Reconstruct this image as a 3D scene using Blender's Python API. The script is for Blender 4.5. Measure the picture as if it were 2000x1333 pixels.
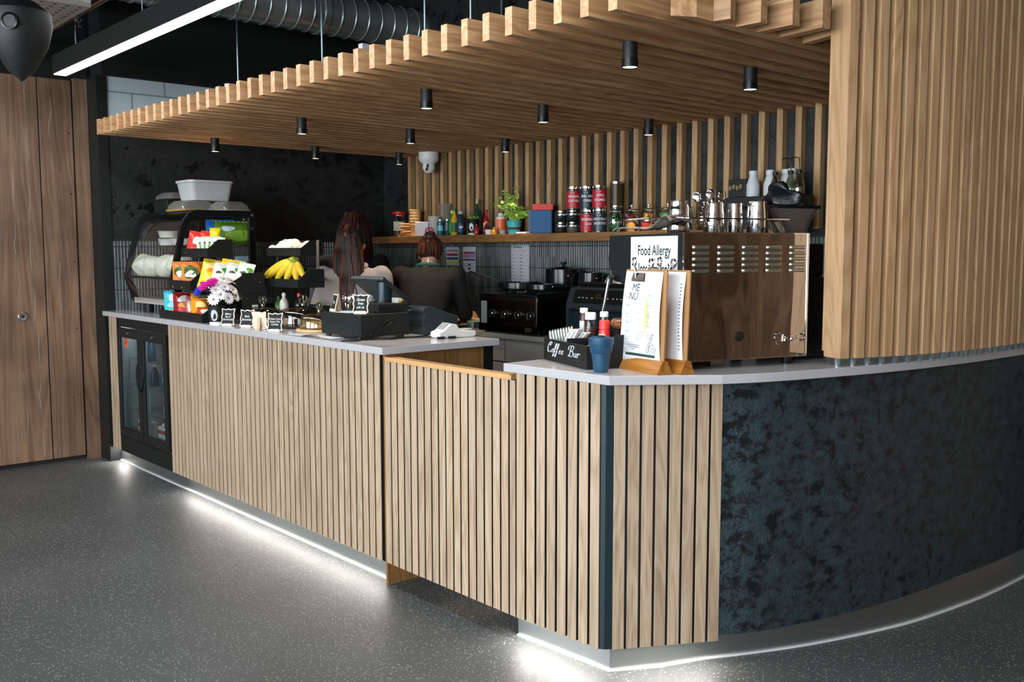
import bpy, bmesh, math, random
from mathutils import Vector, Matrix, noise
R = math.radians
for _o in list(bpy.data.objects):
    bpy.data.objects.remove(_o, do_unlink=True)
sc = bpy.context.scene
COL = sc.collection

# ------------------------------------------------------------------ camera
cd = bpy.data.cameras.new('camera'); cam = bpy.data.objects.new('camera', cd); COL.objects.link(cam)
sc.camera = cam
CAM = Vector((0.46686, -2.23564, 1.41497)); YAW = -0.84974; PIT = -0.09223; ROLL = -0.00106
_f = Vector((math.sin(YAW)*math.cos(PIT), math.cos(YAW)*math.cos(PIT), math.sin(PIT)))
_r = Vector((math.cos(YAW), -math.sin(YAW), 0)); _u = _r.cross(_f)
_R = _r*math.cos(ROLL) + _u*math.sin(ROLL); _U = _u*math.cos(ROLL) - _r*math.sin(ROLL)
cam.matrix_world = Matrix(((_R.x, _U.x, -_f.x, CAM.x), (_R.y, _U.y, -_f.y, CAM.y), (_R.z, _U.z, -_f.z, CAM.z), (0, 0, 0, 1)))
cd.sensor_fit = 'HORIZONTAL'; cd.sensor_width = 36; cd.lens = 36*1891.55/2000; cd.clip_start = .05; cd.clip_end = 100

# ------------------------------------------------------------------ world, daylight, exposure
w = bpy.data.worlds.new('daylight'); sc.world = w; w.use_nodes = True
w.node_tree.nodes['Background'].inputs[0].default_value = (.62, .78, 1, 1)
w.node_tree.nodes['Background'].inputs[1].default_value = 1.2
sc.view_settings.view_transform = 'Standard'; sc.view_settings.look = 'None'
sc.view_settings.gamma = 1; sc.view_settings.use_curve_mapping = False
sc.view_settings.exposure = 0.22
def area(name, loc, direction, sx, sy, power, col, spread=180):
    l = bpy.data.lights.new(name, 'AREA'); l.shape = 'RECTANGLE'; l.size = sx; l.size_y = sy
    l.energy = power; l.color = col; l.spread = R(spread)
    o = bpy.data.objects.new(name, l); COL.objects.link(o); o.location = loc
    o.rotation_euler = Vector(direction).to_track_quat('-Z', 'Y').to_euler(); return o
# daylight through the three windows of the front wall (they stand in the openings built below)
DAY = (.86, .94, 1.0)
for wx, pw in ((-4.3, 130), (-1.3, 220), (1.7, 270)):
    area('window_daylight', (wx, -5.9, 1.75), (0, 1, -.08), 2.4, 2.2, pw, DAY)

# ------------------------------------------------------------------ materials
MATS = {}
def new_mat(name):
    m = bpy.data.materials.new(name); m.use_nodes = True; MATS[name] = m
    nt = m.node_tree; b = nt.nodes['Principled BSDF']; return m, nt, b
def srgb(h):
    h = h.lstrip('#'); c = [int(h[i:i+2], 16)/255 for i in (0, 2, 4)]
    return tuple(x/12.92 if x <= .04045 else ((x+.055)/1.055)**2.4 for x in c) + (1,)
def plain(name, hexc, rough=.5, metal=0, bump=0, bscale=80, var=0.0, emit=0, trans=0, ior=1.45, coat=0, sheen=0):
    m, nt, b = new_mat(name); c = srgb(hexc)
    b.inputs['Base Color'].default_value = c; b.inputs['Roughness'].default_value = rough
    b.inputs['Metallic'].default_value = metal; b.inputs['IOR'].default_value = ior
    b.inputs['Transmission Weight'].default_value = trans; b.inputs['Coat Weight'].default_value = coat
    b.inputs['Sheen Weight'].default_value = sheen
    if emit:
        b.inputs['Emission Color'].default_value = c; b.inputs['Emission Strength'].default_value = emit
    tc = nt.nodes.new('ShaderNodeTexCoord'); nz = nt.nodes.new('ShaderNodeTexNoise')
    nz.inputs['Scale'].default_value = bscale; nz.inputs['Detail'].default_value = 4
    nt.links.new(tc.outputs['Object'], nz.inputs['Vector'])
    mx = nt.nodes.new('ShaderNodeMix'); mx.data_type = 'RGBA'; mx.blend_type = 'MULTIPLY'; mx.inputs[0].default_value = 1
    mr = nt.nodes.new('ShaderNodeMapRange'); mr.inputs[1].default_value = .3; mr.inputs[2].default_value = .7
    mr.inputs[3].default_value = 1-(var or .04); mr.inputs[4].default_value = 1+(var or .04)
    nt.links.new(nz.outputs['Fac'], mr.inputs[0]); mx.inputs[6].default_value = c
    nt.links.new(mr.outputs[0], mx.inputs[7]); nt.links.new(mx.outputs[2], b.inputs['Base Color'])
    if bump:
        bp = nt.nodes.new('ShaderNodeBump'); bp.inputs['Strength'].default_value = bump; bp.inputs['Distance'].default_value = .01
        nt.links.new(nz.outputs['Fac'], bp.inputs['Height']); nt.links.new(bp.outputs[0], b.inputs['Normal'])
    return m
def ramp(nt, stops):
    r = nt.nodes.new('ShaderNodeValToRGB'); e = r.color_ramp.elements
    while len(e) < len(stops): e.new(.5)
    for k, (p, c) in enumerate(stops): e[k].position = p; e[k].color = c
    return r
def wood(name, dark, mid, light, axis='Z', fine=60, rough=.5, island=.12, bump=.15, warp=1.0, knots=False):
    """straight-grained timber, the grain along one object axis"""
    m, nt, b = new_mat(name); L = nt.links
    tc = nt.nodes.new('ShaderNodeTexCoord'); geo = nt.nodes.new('ShaderNodeNewGeometry'); oi = nt.nodes.new('ShaderNodeObjectInfo')
    add = nt.nodes.new('ShaderNodeVectorMath'); add.operation = 'ADD'
    sc_ = nt.nodes.new('ShaderNodeVectorMath'); sc_.operation = 'SCALE'; sc_.inputs['Scale'].default_value = 7.3
    cmb = nt.nodes.new('ShaderNodeCombineXYZ'); sm = nt.nodes.new('ShaderNodeMath'); sm.operation = 'ADD'
    L.new(geo.outputs['Random Per Island'], sm.inputs[0]); L.new(oi.outputs['Random'], sm.inputs[1])
    for k in range(3): L.new(sm.outputs[0], cmb.inputs[k])
    L.new(cmb.outputs[0], sc_.inputs[0]); L.new(tc.outputs['Object'], add.inputs[0]); L.new(sc_.outputs[0], add.inputs[1])
    mp = nt.nodes.new('ShaderNodeMapping'); s = [fine]*3; s['XYZ'.index(axis)] = fine*.03; mp.inputs['Scale'].default_value = s
    L.new(add.outputs[0], mp.inputs[0])
    n1 = nt.nodes.new('ShaderNodeTexNoise'); n1.inputs['Scale'].default_value = 1; n1.inputs['Detail'].default_value = 6; n1.inputs['Roughness'].default_value = .65
    L.new(mp.outputs[0], n1.inputs[0])
    mp2 = nt.nodes.new('ShaderNodeMapping'); s = [fine*.13]*3; s['XYZ'.index(axis)] = fine*.012; mp2.inputs['Scale'].default_value = s
    L.new(add.outputs[0], mp2.inputs[0])
    n2 = nt.nodes.new('ShaderNodeTexNoise'); n2.inputs['Scale'].default_value = 1; n2.inputs['Detail'].default_value = 3; n2.inputs['Distortion'].default_value = warp
    L.new(mp2.outputs[0], n2.inputs[0])
    wv = nt.nodes.new('ShaderNodeMath'); wv.operation = 'MULTIPLY'; wv.inputs[1].default_value = 9; L.new(n2.outputs['Fac'], wv.inputs[0])
    fr = nt.nodes.new('ShaderNodeMath'); fr.operation = 'PINGPONG'; fr.inputs[1].default_value = .5; L.new(wv.outputs[0], fr.inputs[0])
    av = nt.nodes.new('ShaderNodeMath'); av.operation = 'MULTIPLY_ADD'; av.inputs[1].default_value = .55; L.new(fr.outputs[0], av.inputs[0])
    hf = nt.nodes.new('ShaderNodeMath'); hf.operation = 'MULTIPLY'; hf.inputs[1].default_value = .8; L.new(n1.outputs['Fac'], hf.inputs[0]); L.new(hf.outputs[0], av.inputs[2])
    rp = ramp(nt, [(.25, srgb(dark)), (.5, srgb(mid)), (.78, srgb(light))]); L.new(av.outputs[0], rp.inputs[0])
    hs = nt.nodes.new('ShaderNodeHueSaturation'); mr = nt.nodes.new('ShaderNodeMapRange')
    fz = nt.nodes.new('ShaderNodeMath'); fz.operation = 'FRACT'; L.new(sm.outputs[0], fz.inputs[0])
    mr.inputs[3].default_value = 1-island; mr.inputs[4].default_value = 1+island; L.new(fz.outputs[0], mr.inputs[0])
    L.new(mr.outputs[0], hs.inputs['Value']); L.new(rp.outputs[0], hs.inputs['Color'])
    L.new(hs.outputs[0], b.inputs['Base Color']); b.inputs['Roughness'].default_value = rough
    bp = nt.nodes.new('ShaderNodeBump'); bp.inputs['Strength'].default_value = bump; bp.inputs['Distance'].default_value = .002
    L.new(n1.outputs['Fac'], bp.inputs['Height']); L.new(bp.outputs[0], b.inputs['Normal'])
    return m
def plaster(name, lo, mid, hi, scale=5, gloss=(.3, .6), bump=.6):
    m, nt, b = new_mat(name); L = nt.links; tc = nt.nodes.new('ShaderNodeTexCoord')
    n0 = nt.nodes.new('ShaderNodeTexNoise'); n0.inputs['Scale'].default_value = scale; n0.inputs['Detail'].default_value = 10; n0.inputs['Roughness'].default_value = .72; n0.inputs['Distortion'].default_value = .15
    mp = nt.nodes.new('ShaderNodeMapping'); mp.inputs['Scale'].default_value = (1, 1, 1.35); L.new(tc.outputs['Object'], mp.inputs[0]); L.new(mp.outputs[0], n0.inputs[0])
    rp = ramp(nt, [(.43, srgb(lo)), (.48, srgb(mid)), (.70, srgb(hi))]); L.new(n0.outputs['Fac'], rp.inputs[0]); L.new(rp.outputs[0], b.inputs['Base Color'])
    r2 = ramp(nt, [(.43, (gloss[0],)*3+(1,)), (.48, (gloss[1],)*3+(1,))]); L.new(n0.outputs['Fac'], r2.inputs[0]); L.new(r2.outputs[0], b.inputs['Roughness'])
    n1 = nt.nodes.new('ShaderNodeTexNoise'); n1.inputs['Scale'].default_value = 90; n1.inputs['Detail'].default_value = 4; L.new(tc.outputs['Object'], n1.inputs[0])
    st = ramp(nt, [(.43, (0, 0, 0, 1)), (.48, (1, 1, 1, 1))]); L.new(n0.outputs['Fac'], st.inputs[0])
    mu = nt.nodes.new('ShaderNodeMath'); mu.operation = 'MULTIPLY'; L.new(n1.outputs['Fac'], mu.inputs[0]); L.new(st.outputs[0], mu.inputs[1])
    ad = nt.nodes.new('ShaderNodeMath'); ad.operation = 'ADD'; L.new(mu.outputs[0], ad.inputs[0]); L.new(st.outputs[0], ad.inputs[1])
    bp = nt.nodes.new('ShaderNodeBump'); bp.inputs['Strength'].default_value = bump; bp.inputs['Distance'].default_value = .004
    L.new(ad.outputs[0], bp.inputs['Height']); L.new(bp.outputs[0], b.inputs['Normal']); return m
def thin_glass(name, hexc='#ffffff', refl=.12, rough=.02, tint=1.0, body=0.0, bodyc='#ffffff'):
    m, nt, b = new_mat(name); L = nt.links; out = nt.nodes['Material Output']
    tr = nt.nodes.new('ShaderNodeBsdfTransparent'); c = srgb(hexc); tr.inputs[0].default_value = tuple(x*tint for x in c[:3])+(1,)
    gl = nt.nodes.new('ShaderNodeBsdfGlossy'); gl.inputs['Roughness'].default_value = rough
    lw = nt.nodes.new('ShaderNodeLayerWeight'); lw.inputs[0].default_value = .35
    mr = nt.nodes.new('ShaderNodeMapRange'); mr.inputs[3].default_value = refl*.3; mr.inputs[4].default_value = min(1, refl*3.5); L.new(lw.outputs['Facing'], mr.inputs[0])
    mx = nt.nodes.new('ShaderNodeMixShader'); L.new(mr.outputs[0], mx.inputs[0]); L.new(tr.outputs[0], mx.inputs[1]); L.new(gl.outputs[0], mx.inputs[2])
    if body:
        df = nt.nodes.new('ShaderNodeBsdfDiffuse'); df.inputs[0].default_value = srgb(bodyc); m2 = nt.nodes.new('ShaderNodeMixShader'); m2.inputs[0].default_value = body
        L.new(mx.outputs[0], m2.inputs[1]); L.new(df.outputs[0], m2.inputs[2]); L.new(m2.outputs[0], out.inputs[0])
    else: L.new(mx.outputs[0], out.inputs[0])
    nt.nodes.remove(b); return m

OAK = wood('oak_counter_slats', '#93795f', '#b0977c', '#c3ac93', 'Z', 70, .55, .10)
OAKC = wood('oak_canopy_beams', '#83603f', '#a57d57', '#bd9870', 'Y', 60, .5, .08)
OAKX = wood('oak_fin_beams', '#83603f', '#a57d57', '#bd9870', 'X', 60, .5, .08)
OAKS = wood('oak_screen_slats', '#99774f', '#b28d66', '#c39f79', 'Z', 55, .5, .07)
OAKW = wood('oak_wall_slats', '#7c5f41', '#a58259', '#b9966c', 'Z', 55, .5, .08)
OAKE = wood('oak_end_panel', '#7a5631', '#946a3e', '#a77c4c', 'Z', 60, .45, .05)
CAPW = wood('beech_gate_cap', '#b98a58', '#c99a66', '#d8ab78', 'X', 50, .4, .05)
SHELFW = wood('walnut_shelf', '#5a3d22', '#76522f', '#8f663d', 'X', 30, .42, .04, warp=3)
STANDW = wood('oiled_wood', '#7a4a1e', '#9c6428', '#b67c38', 'X', 40, .35, .1)
BOARDW = wood('pale_board', '#c39a68', '#d4ad7a', '#e0bd8c', 'X', 40, .5, .05)
PLYW = wood('ply', '#a98e66', '#c2a67e', '#cfb48c', 'Z', 60, .6, .05)
BLACK = plain('matt_black', '#101413', .55)
BLACKG = plain('satin_black', '#0c0f10', .28)
BLACKW = plain('black_painted_wood', '#121414', .45, bump=.1)
BACKER = plain('black_felt_backer', '#0b1110', .95)
TOPM = plain('grey_quartz_worktop', '#b3b1b2', .16, var=.03, bscale=25)
STEEL = plain('brushed_steel_plinth', '#b4b8b9', .42, metal=1, bump=.04, bscale=300)
CHROME = plain('chrome', '#dcdcdc', .06, metal=1)
MIRROR = plain('polished_steel', '#b9b1a8', .03, metal=1)
DSTEEL = plain('stainless_steel', '#8d8882', .25, metal=1)
WTRIM = plain('white_edge_trim', '#dfdfdc', .5)
CEILM = plain('black_ceiling', '#0a0d0d', .9)
CONC = plaster('dark_plaster', '#10181b', '#222f34', '#37474c', 17, (.36, .5), 1.0)
CONCW = plaster('black_plaster', '#0d0f0f', '#141616', '#2b2c2a', 5.0, (.35, .6), .4)
GREYCAB = plain('grey_cabinet', '#a29e97', .45)
GLASS = thin_glass('clear_glass'); GLASSD = thin_glass('smoked_glass', '#a8a48e', .16, .02, .85)
GLASSF = thin_glass('fridge_glass', '#e2e9ea', .05, .03, .97)
ACR = thin_glass('acrylic_tube', '#d5e4e8', .30, .05, .9, .08, '#c8d8dc')
FROST = thin_glass('milky_plastic', '#ffffff', .08, .2, .9, .55, '#d9dcda')
CLEARP = thin_glass('clear_plastic', '#eeeeea', .2, .1, .92, .18, '#c9c6be')
WHITE = plain('white_plastic', '#dcdcda', .4); PAPER = plain('white_paper', '#dedfe2', .8)
GREYP = plain('grey_plastic', '#8b8d8f', .5); INK = plain('black_ink', '#141817', .7); GREEN_INK = plain('dark_green_ink', '#12312a', .7)
SKIN = plain('skin', '#c59a82', .5)

# floor: speckled safety vinyl
m, nt, b = new_mat('speckled_vinyl_floor'); FLOORM = m; L = nt.links
tc = nt.nodes.new('ShaderNodeTexCoord')
n0 = nt.nodes.new('ShaderNodeTexNoise'); n0.inputs['Scale'].default_value = 1.2; n0.inputs['Detail'].default_value = 5; L.new(tc.outputs['Object'], n0.inputs[0])
r0 = ramp(nt, [(.3, srgb('#474a4a')), (.7, srgb('#585b5a'))]); L.new(n0.outputs['Fac'], r0.inputs[0])
v = nt.nodes.new('ShaderNodeTexVoronoi'); v.inputs['Scale'].default_value = 120; L.new(tc.outputs['Object'], v.inputs['Vector'])
sp = ramp(nt, [(.0, (1, 1, 1, 1)), (.24, (1, 1, 1, 1)), (.32, (0, 0, 0, 1))]); L.new(v.outputs['Distance'], sp.inputs[0])
sx = nt.nodes.new('ShaderNodeSeparateColor'); L.new(v.outputs['Color'], sx.inputs[0])
gt = nt.nodes.new('ShaderNodeMath'); gt.operation = 'GREATER_THAN'; gt.inputs[1].default_value = .62; L.new(sx.outputs[0], gt.inputs[0])
mu = nt.nodes.new('ShaderNodeMath'); mu.operation = 'MULTIPLY'; L.new(sp.outputs[0], mu.inputs[0]); L.new(gt.outputs[0], mu.inputs[1])
mx = nt.nodes.new('ShaderNodeMix'); mx.data_type = 'RGBA'; L.new(mu.outputs[0], mx.inputs[0]); L.new(r0.outputs[0], mx.inputs[6]); mx.inputs[7].default_value = srgb('#a9aba4')
L.new(mx.outputs[2], b.inputs['Base Color']); b.inputs['Roughness'].default_value = .47; b.inputs['Specular IOR Level'].default_value = .5
n2 = nt.nodes.new('ShaderNodeTexNoise'); n2.inputs['Scale'].default_value = 220; L.new(tc.outputs['Object'], n2.inputs[0])
bp = nt.nodes.new('ShaderNodeBump'); bp.inputs['Strength'].default_value = .18; bp.inputs['Distance'].default_value = .003; L.new(n2.outputs['Fac'], bp.inputs['Height']); L.new(bp.outputs[0], b.inputs['Normal'])

# finger tiles: narrow upright glazed tiles in stacked rows
def finger_tiles(name, horiz):
    m, nt, b = new_mat(name); L = nt.links; tc = nt.nodes.new('ShaderNodeTexCoord')
    sp = nt.nodes.new('ShaderNodeSeparateXYZ'); L.new(tc.outputs['Object'], sp.inputs[0])
    def grid(sock, size, gap):
        d = nt.nodes.new('ShaderNodeMath'); d.operation = 'DIVIDE'; d.inputs[1].default_value = size; L.new(sock, d.inputs[0])
        f = nt.nodes.new('ShaderNodeMath'); f.operation = 'PINGPONG'; f.inputs[1].default_value = .5; L.new(d.outputs[0], f.inputs[0])
        g = nt.nodes.new('ShaderNodeMapRange'); g.inputs[1].default_value = gap; g.inputs[2].default_value = gap+.14 if size < .05 else gap+.01; L.new(f.outputs[0], g.inputs[0])
        fl = nt.nodes.new('ShaderNodeMath'); fl.operation = 'ROUND'; L.new(d.outputs[0], fl.inputs[0]); return g.outputs[0], fl.outputs[0]
    h, hi = grid(sp.outputs[horiz], .0215, .05); vv, vi = grid(sp.outputs['Z'], .145, .008)
    mn = nt.nodes.new('ShaderNodeMath'); mn.operation = 'MINIMUM'; L.new(h, mn.inputs[0]); L.new(vv, mn.inputs[1])
    cb = nt.nodes.new('ShaderNodeCombineXYZ'); L.new(hi, cb.inputs[0]); L.new(vi, cb.inputs[1])
    wn = nt.nodes.new('ShaderNodeTexWhiteNoise'); L.new(cb.outputs[0], wn.inputs[0])
    r_ = ramp(nt, [(0, srgb('#3f4745')), (1, srgb('#6a716d'))]); L.new(wn.outputs[0], r_.inputs[0])
    mx = nt.nodes.new('ShaderNodeMix'); mx.data_type = 'RGBA'; L.new(mn.outputs[0], mx.inputs[0]); mx.inputs[6].default_value = srgb('#16191a'); L.new(r_.outputs[0], mx.inputs[7])
    L.new(mx.outputs[2], b.inputs['Base Color']); b.inputs['Roughness'].default_value = .22
    bp = nt.nodes.new('ShaderNodeBump'); bp.inputs['Strength'].default_value = .7; bp.inputs['Distance'].default_value = .004; L.new(mn.outputs[0], bp.inputs['Height']); L.new(bp.outputs[0], b.inputs['Normal']); return m
TILEX = finger_tiles('finger_tiles_back', 'X'); TILEY = finger_tiles('finger_tiles_side', 'Y')

# rustic door boards: knotty brown planks with pale filled cracks
def rustic(name, cracks):
    m = wood(name, '#5f4633', '#7c5f49', '#93735a', 'Z', 20, .5, .04, .2, 2.5); nt = m.node_tree; L = nt.links; b = nt.nodes['Principled BSDF']
    src = b.inputs['Base Color'].links[0].from_socket; tc = nt.nodes.new('ShaderNodeTexCoord'); sp = nt.nodes.new('ShaderNodeSeparateXYZ'); L.new(tc.outputs['Object'], sp.inputs[0])
    def M(op, a, b_=None, c=None):
        n = nt.nodes.new('ShaderNodeMath'); n.operation = op
        for k, x in enumerate((a, b_, c)):
            if x is None: continue
            if isinstance(x, (int, float)): n.inputs[k].default_value = x
            else: L.new(x, n.inputs[k])
        return n.outputs[0]
    blo = nt.nodes.new('ShaderNodeTexNoise'); blo.inputs['Scale'].default_value = 2.2; blo.inputs['Detail'].default_value = 4; L.new(tc.outputs['Object'], blo.inputs[0])
    br = ramp(nt, [(.35, (.62, .62, .62, 1)), (.65, (1.1, 1.1, 1.1, 1))]); L.new(blo.outputs['Fac'], br.inputs[0])
    m0 = nt.nodes.new('ShaderNodeMix'); m0.data_type = 'RGBA'; m0.blend_type = 'MULTIPLY'; m0.inputs[0].default_value = 1; L.new(src, m0.inputs[6]); L.new(br.outputs[0], m0.inputs[7]); src = m0.outputs[2]
    tot = None
    for (y0, z0, z1, seed) in cracks:
        n = nt.nodes.new('ShaderNodeTexNoise'); n.noise_dimensions = '1D'; n.inputs['Scale'].default_value = 3.5; n.inputs['Detail'].default_value = 5
        L.new(M('ADD', sp.outputs['Z'], seed), n.inputs['W'])
        off = M('MULTIPLY', M('SUBTRACT', n.outputs['Fac'], .5), .05)
        d = M('ABSOLUTE', M('SUBTRACT', sp.outputs['Y'], M('ADD', off, y0)))
        wdt = M('MULTIPLY', M('ABSOLUTE', M('SINE', M('MULTIPLY', M('ADD', sp.outputs['Z'], seed), 9))), .0016)
        k = M('LESS_THAN', d, M('SUBTRACT', wdt, .0002)); k = M('MULTIPLY', k, M('GREATER_THAN', sp.outputs['Z'], z0)); k = M('MULTIPLY', k, M('LESS_THAN', sp.outputs['Z'], z1))
        tot = k if tot is None else M('MAXIMUM', tot, k)
    mx = nt.nodes.new('ShaderNodeMix'); mx.data_type = 'RGBA'; L.new(tot, mx.inputs[0]); L.new(src, mx.inputs[6]); mx.inputs[7].default_value = srgb('#a3a09b'); L.new(mx.outputs[2], b.inputs['Base Color'])
    return m
DOORM = rustic('rustic_brown_boards', [(-.47, .15, .62, 3), (-.40, .95, 2.5, 11), (-.49, 1.4, 1.95, 5), (-.25, 1.95, 2.53, 8), (-.23, 1.0, 1.35, 2), (-.38, .05, .9, 6), (-1.2, .3, 2.2, 4)])
GROOVE = plain('dark_groove', '#1d1410', .8)
# painted concrete blocks
m, nt, b = new_mat('grey_painted_blocks'); BLOCKM = m; L = nt.links
tc = nt.nodes.new('ShaderNodeTexCoord'); mp = nt.nodes.new('ShaderNodeMapping'); mp.inputs['Rotation'].default_value = (0, R(90), R(90)); 
sp = nt.nodes.new('ShaderNodeSeparateXYZ'); cb = nt.nodes.new('ShaderNodeCombineXYZ'); L.new(tc.outputs['Object'], sp.inputs[0]); L.new(sp.outputs['Y'], cb.inputs[0]); L.new(sp.outputs['Z'], cb.inputs[1])
bk = nt.nodes.new('ShaderNodeTexBrick'); bk.inputs['Scale'].default_value = 1; bk.inputs['Brick Width'].default_value = .45; bk.inputs['Row Height'].default_value = .225; bk.inputs['Mortar Size'].default_value = .006
bk.inputs['Color1'].default_value = srgb('#b4c0c6'); bk.inputs['Color2'].default_value = srgb('#b4c0c6'); bk.inputs['Mortar'].default_value = srgb('#7f8d95'); L.new(cb.outputs[0], bk.inputs[0]); L.new(bk.outputs[0], b.inputs['Base Color']); b.inputs['Roughness'].default_value = .6
# ceiling tile with round perforations
m, nt, b = new_mat('perforated_panel'); PERF = m; L = nt.links
tc = nt.nodes.new('ShaderNodeTexCoord'); v = nt.nodes.new('ShaderNodeTexVoronoi'); v.inputs['Scale'].default_value = 17; v.inputs['Randomness'].default_value = 0; L.new(tc.outputs['Object'], v.inputs['Vector'])
v.voronoi_dimensions = '2D'; rp = ramp(nt, [(.17, srgb('#1c1512')), (.2, srgb('#8f867c'))]); L.new(v.outputs['Distance'], rp.inputs[0]); L.new(rp.outputs[0], b.inputs['Base Color']); b.inputs['Roughness'].default_value = .7

# ------------------------------------------------------------------ mesh helpers
class MB:
    def __init__(s): s.v = []; s.f = []; s.M = Matrix.Identity(4)
    def at(s, loc=(0, 0, 0), rz=0, rx=0, ry=0):
        s.M = Matrix.Translation(loc) @ Matrix.Rotation(rz, 4, 'Z') @ Matrix.Rotation(ry, 4, 'Y') @ Matrix.Rotation(rx, 4, 'X'); return s
    def add(s, vs, fs):
        n = len(s.v); s.v += [tuple(s.M @ Vector(p)) for p in vs]; s.f += [tuple(n+i for i in f) for f in fs]; return s
    def box(s, x0, x1, y0, y1, z0, z1):
        return s.add([(x0, y0, z0), (x1, y0, z0), (x1, y1, z0), (x0, y1, z0), (x0, y0, z1), (x1, y0, z1), (x1, y1, z1), (x0, y1, z1)],
                     [(0, 3, 2, 1), (4, 5, 6, 7), (0, 1, 5, 4), (1, 2, 6, 5), (2, 3, 7, 6), (3, 0, 4, 7)])
    def prism(s, pts, z0, z1):
        """polygon of (x, y) points, counter-clockwise, from z0 to z1"""
        n = len(pts); a = sum(pts[i][0]*pts[(i+1) % n][1]-pts[(i+1) % n][0]*pts[i][1] for i in range(n))
        if a < 0: pts = pts[::-1]
        return s.add([(x, y, z0) for x, y in pts]+[(x, y, z1) for x, y in pts],
                     [tuple(range(n))[::-1], tuple(range(n, 2*n))]+[(i, (i+1) % n, n+(i+1) % n, n+i) for i in range(n)])
    def prismY(s, pts, y0, y1):
        """polygon of (x, z) points extruded along y"""
        n = len(pts); a = sum(pts[i][0]*pts[(i+1) % n][1]-pts[(i+1) % n][0]*pts[i][1] for i in range(n))
        if a < 0: pts = pts[::-1]
        return s.add([(x, y0, z) for x, z in pts]+[(x, y1, z) for x, z in pts],
                     [tuple(range(n)), tuple(range(n, 2*n))[::-1]]+[((i+1) % n, i, n+i, n+(i+1) % n) for i in range(n)])
    def prismX(s, pts, x0, x1):
        """polygon of (y, z) points extruded along x"""
        n = len(pts); a = sum(pts[i][0]*pts[(i+1) % n][1]-pts[(i+1) % n][0]*pts[i][1] for i in range(n))
        if a < 0: pts = pts[::-1]
        return s.add([(x0, y, z) for y, z in pts]+[(x1, y, z) for y, z in pts],
                     [tuple(range(n))[::-1], tuple(range(n, 2*n))]+[(i, (i+1) % n, n+(i+1) % n, n+i) for i in range(n)])
    def lathe(s, prof, n=24, c=(0, 0, 0), close=True):
        vs = []; fs = []; k = len(prof)
        for i in range(n):
            a = 2*math.pi*i/n
            for r, z in prof: vs.append((c[0]+r*math.cos(a), c[1]+r*math.sin(a), c[2]+z))
        for i in range(n):
            j = (i+1) % n
            for q in range(k-1): fs.append((i*k+q, j*k+q, j*k+q+1, i*k+q+1))
        if close:
            if prof[0][0] > 1e-6: fs.append(tuple(i*k for i in range(n))[::-1])
            if prof[-1][0] > 1e-6: fs.append(tuple(i*k+k-1 for i in range(n)))
        return s.add(vs, fs)
    def cyl(s, r, z0, z1, c=(0, 0), n=24, r1=None): return s.lathe([(r, z0), (r if r1 is None else r1, z1)], n, (c[0], c[1], 0))
    def tube(s, pts, r, n=8, cap=True, flat=1.0):
        pts = [Vector(p) for p in pts]; k = len(pts); vs = []; fs = []
        up = Vector((0, 0, 1)); 
        for i, p in enumerate(pts):
            t = (pts[min(i+1, k-1)]-pts[max(i-1, 0)]); t = t.normalized() if t.length > 1e-9 else Vector((0, 0, 1))
            if i == 0:
                a = up if abs(t.dot(up)) < .95 else Vector((1, 0, 0)); x = t.cross(a).normalized()
            else: x = (x-t*x.dot(t)).normalized()
            y = t.cross(x); rr = r[i] if isinstance(r, (list, tuple)) else r
            for j in range(n):
                q = 2*math.pi*j/n; vs.append(p+x*math.cos(q)*rr+y*math.sin(q)*rr*flat)
        for i in range(k-1):
            for j in range(n): fs.append((i*n+j, i*n+(j+1) % n, (i+1)*n+(j+1) % n, (i+1)*n+j))
        if cap: fs += [tuple(range(n))[::-1], tuple((k-1)*n+j for j in range(n))]
        return s.add(vs, fs)
    def ball(s, c, r, n=16, m=10, squash=None):
        rx, ry, rz = (r, r, r) if isinstance(r, (int, float)) else r; vs = [(c[0], c[1], c[2]-rz)]; fs = []
        for i in range(1, m):
            a = math.pi*i/m
            for j in range(n):
                b_ = 2*math.pi*j/n; vs.append((c[0]+rx*math.sin(a)*math.cos(b_), c[1]+ry*math.sin(a)*math.sin(b_), c[2]-rz*math.cos(a)))
        vs.append((c[0], c[1], c[2]+rz)); e = len(vs)-1
        for j in range(n): fs.append((0, 1+(j+1) % n, 1+j)); fs.append((e, 1+(m-2)*n+j, 1+(m-2)*n+(j+1) % n))
        for i in range(m-2):
            for j in range(n): fs.append((1+i*n+j, 1+i*n+(j+1) % n, 1+(i+1)*n+(j+1) % n, 1+(i+1)*n+j))
        return s.add(vs, fs)
    def grid(s, fn, nu, nv):
        vs = [fn(i/nu, j/nv) for j in range(nv+1) for i in range(nu+1)]
        return s.add(vs, [(j*(nu+1)+i, j*(nu+1)+i+1, (j+1)*(nu+1)+i+1, (j+1)*(nu+1)+i) for j in range(nv) for i in range(nu)])
    def jit(s, amp, sc_=8, seed=0):
        s.v = [tuple(Vector(p)+noise.noise_vector(Vector(p)*sc_+Vector((seed, seed, seed)))*amp) for p in s.v]; return s
    def build(s, name, mat, parent=None, smooth=False, bevel=0, seg=2, solid=0, sub=0):
        me = bpy.data.meshes.new(name); me.from_pydata(s.v, [], s.f); me.validate(); me.materials.append(mat)
        if smooth:
            me.polygons.foreach_set('use_smooth', [True]*len(me.polygons)); me.set_sharp_from_angle(angle=R(38))
        o = bpy.data.objects.new(name, me); COL.objects.link(o)
        if solid: md = o.modifiers.new('s', 'SOLIDIFY'); md.thickness = solid; md.offset = 0
        if sub: md = o.modifiers.new('u', 'SUBSURF'); md.levels = md.render_levels = sub
        if bevel: md = o.modifiers.new('b', 'BEVEL'); md.width = bevel; md.segments = seg; md.limit_method = 'ANGLE'; md.angle_limit = R(40)
        if parent is not None: o.parent = parent
        return o
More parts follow.
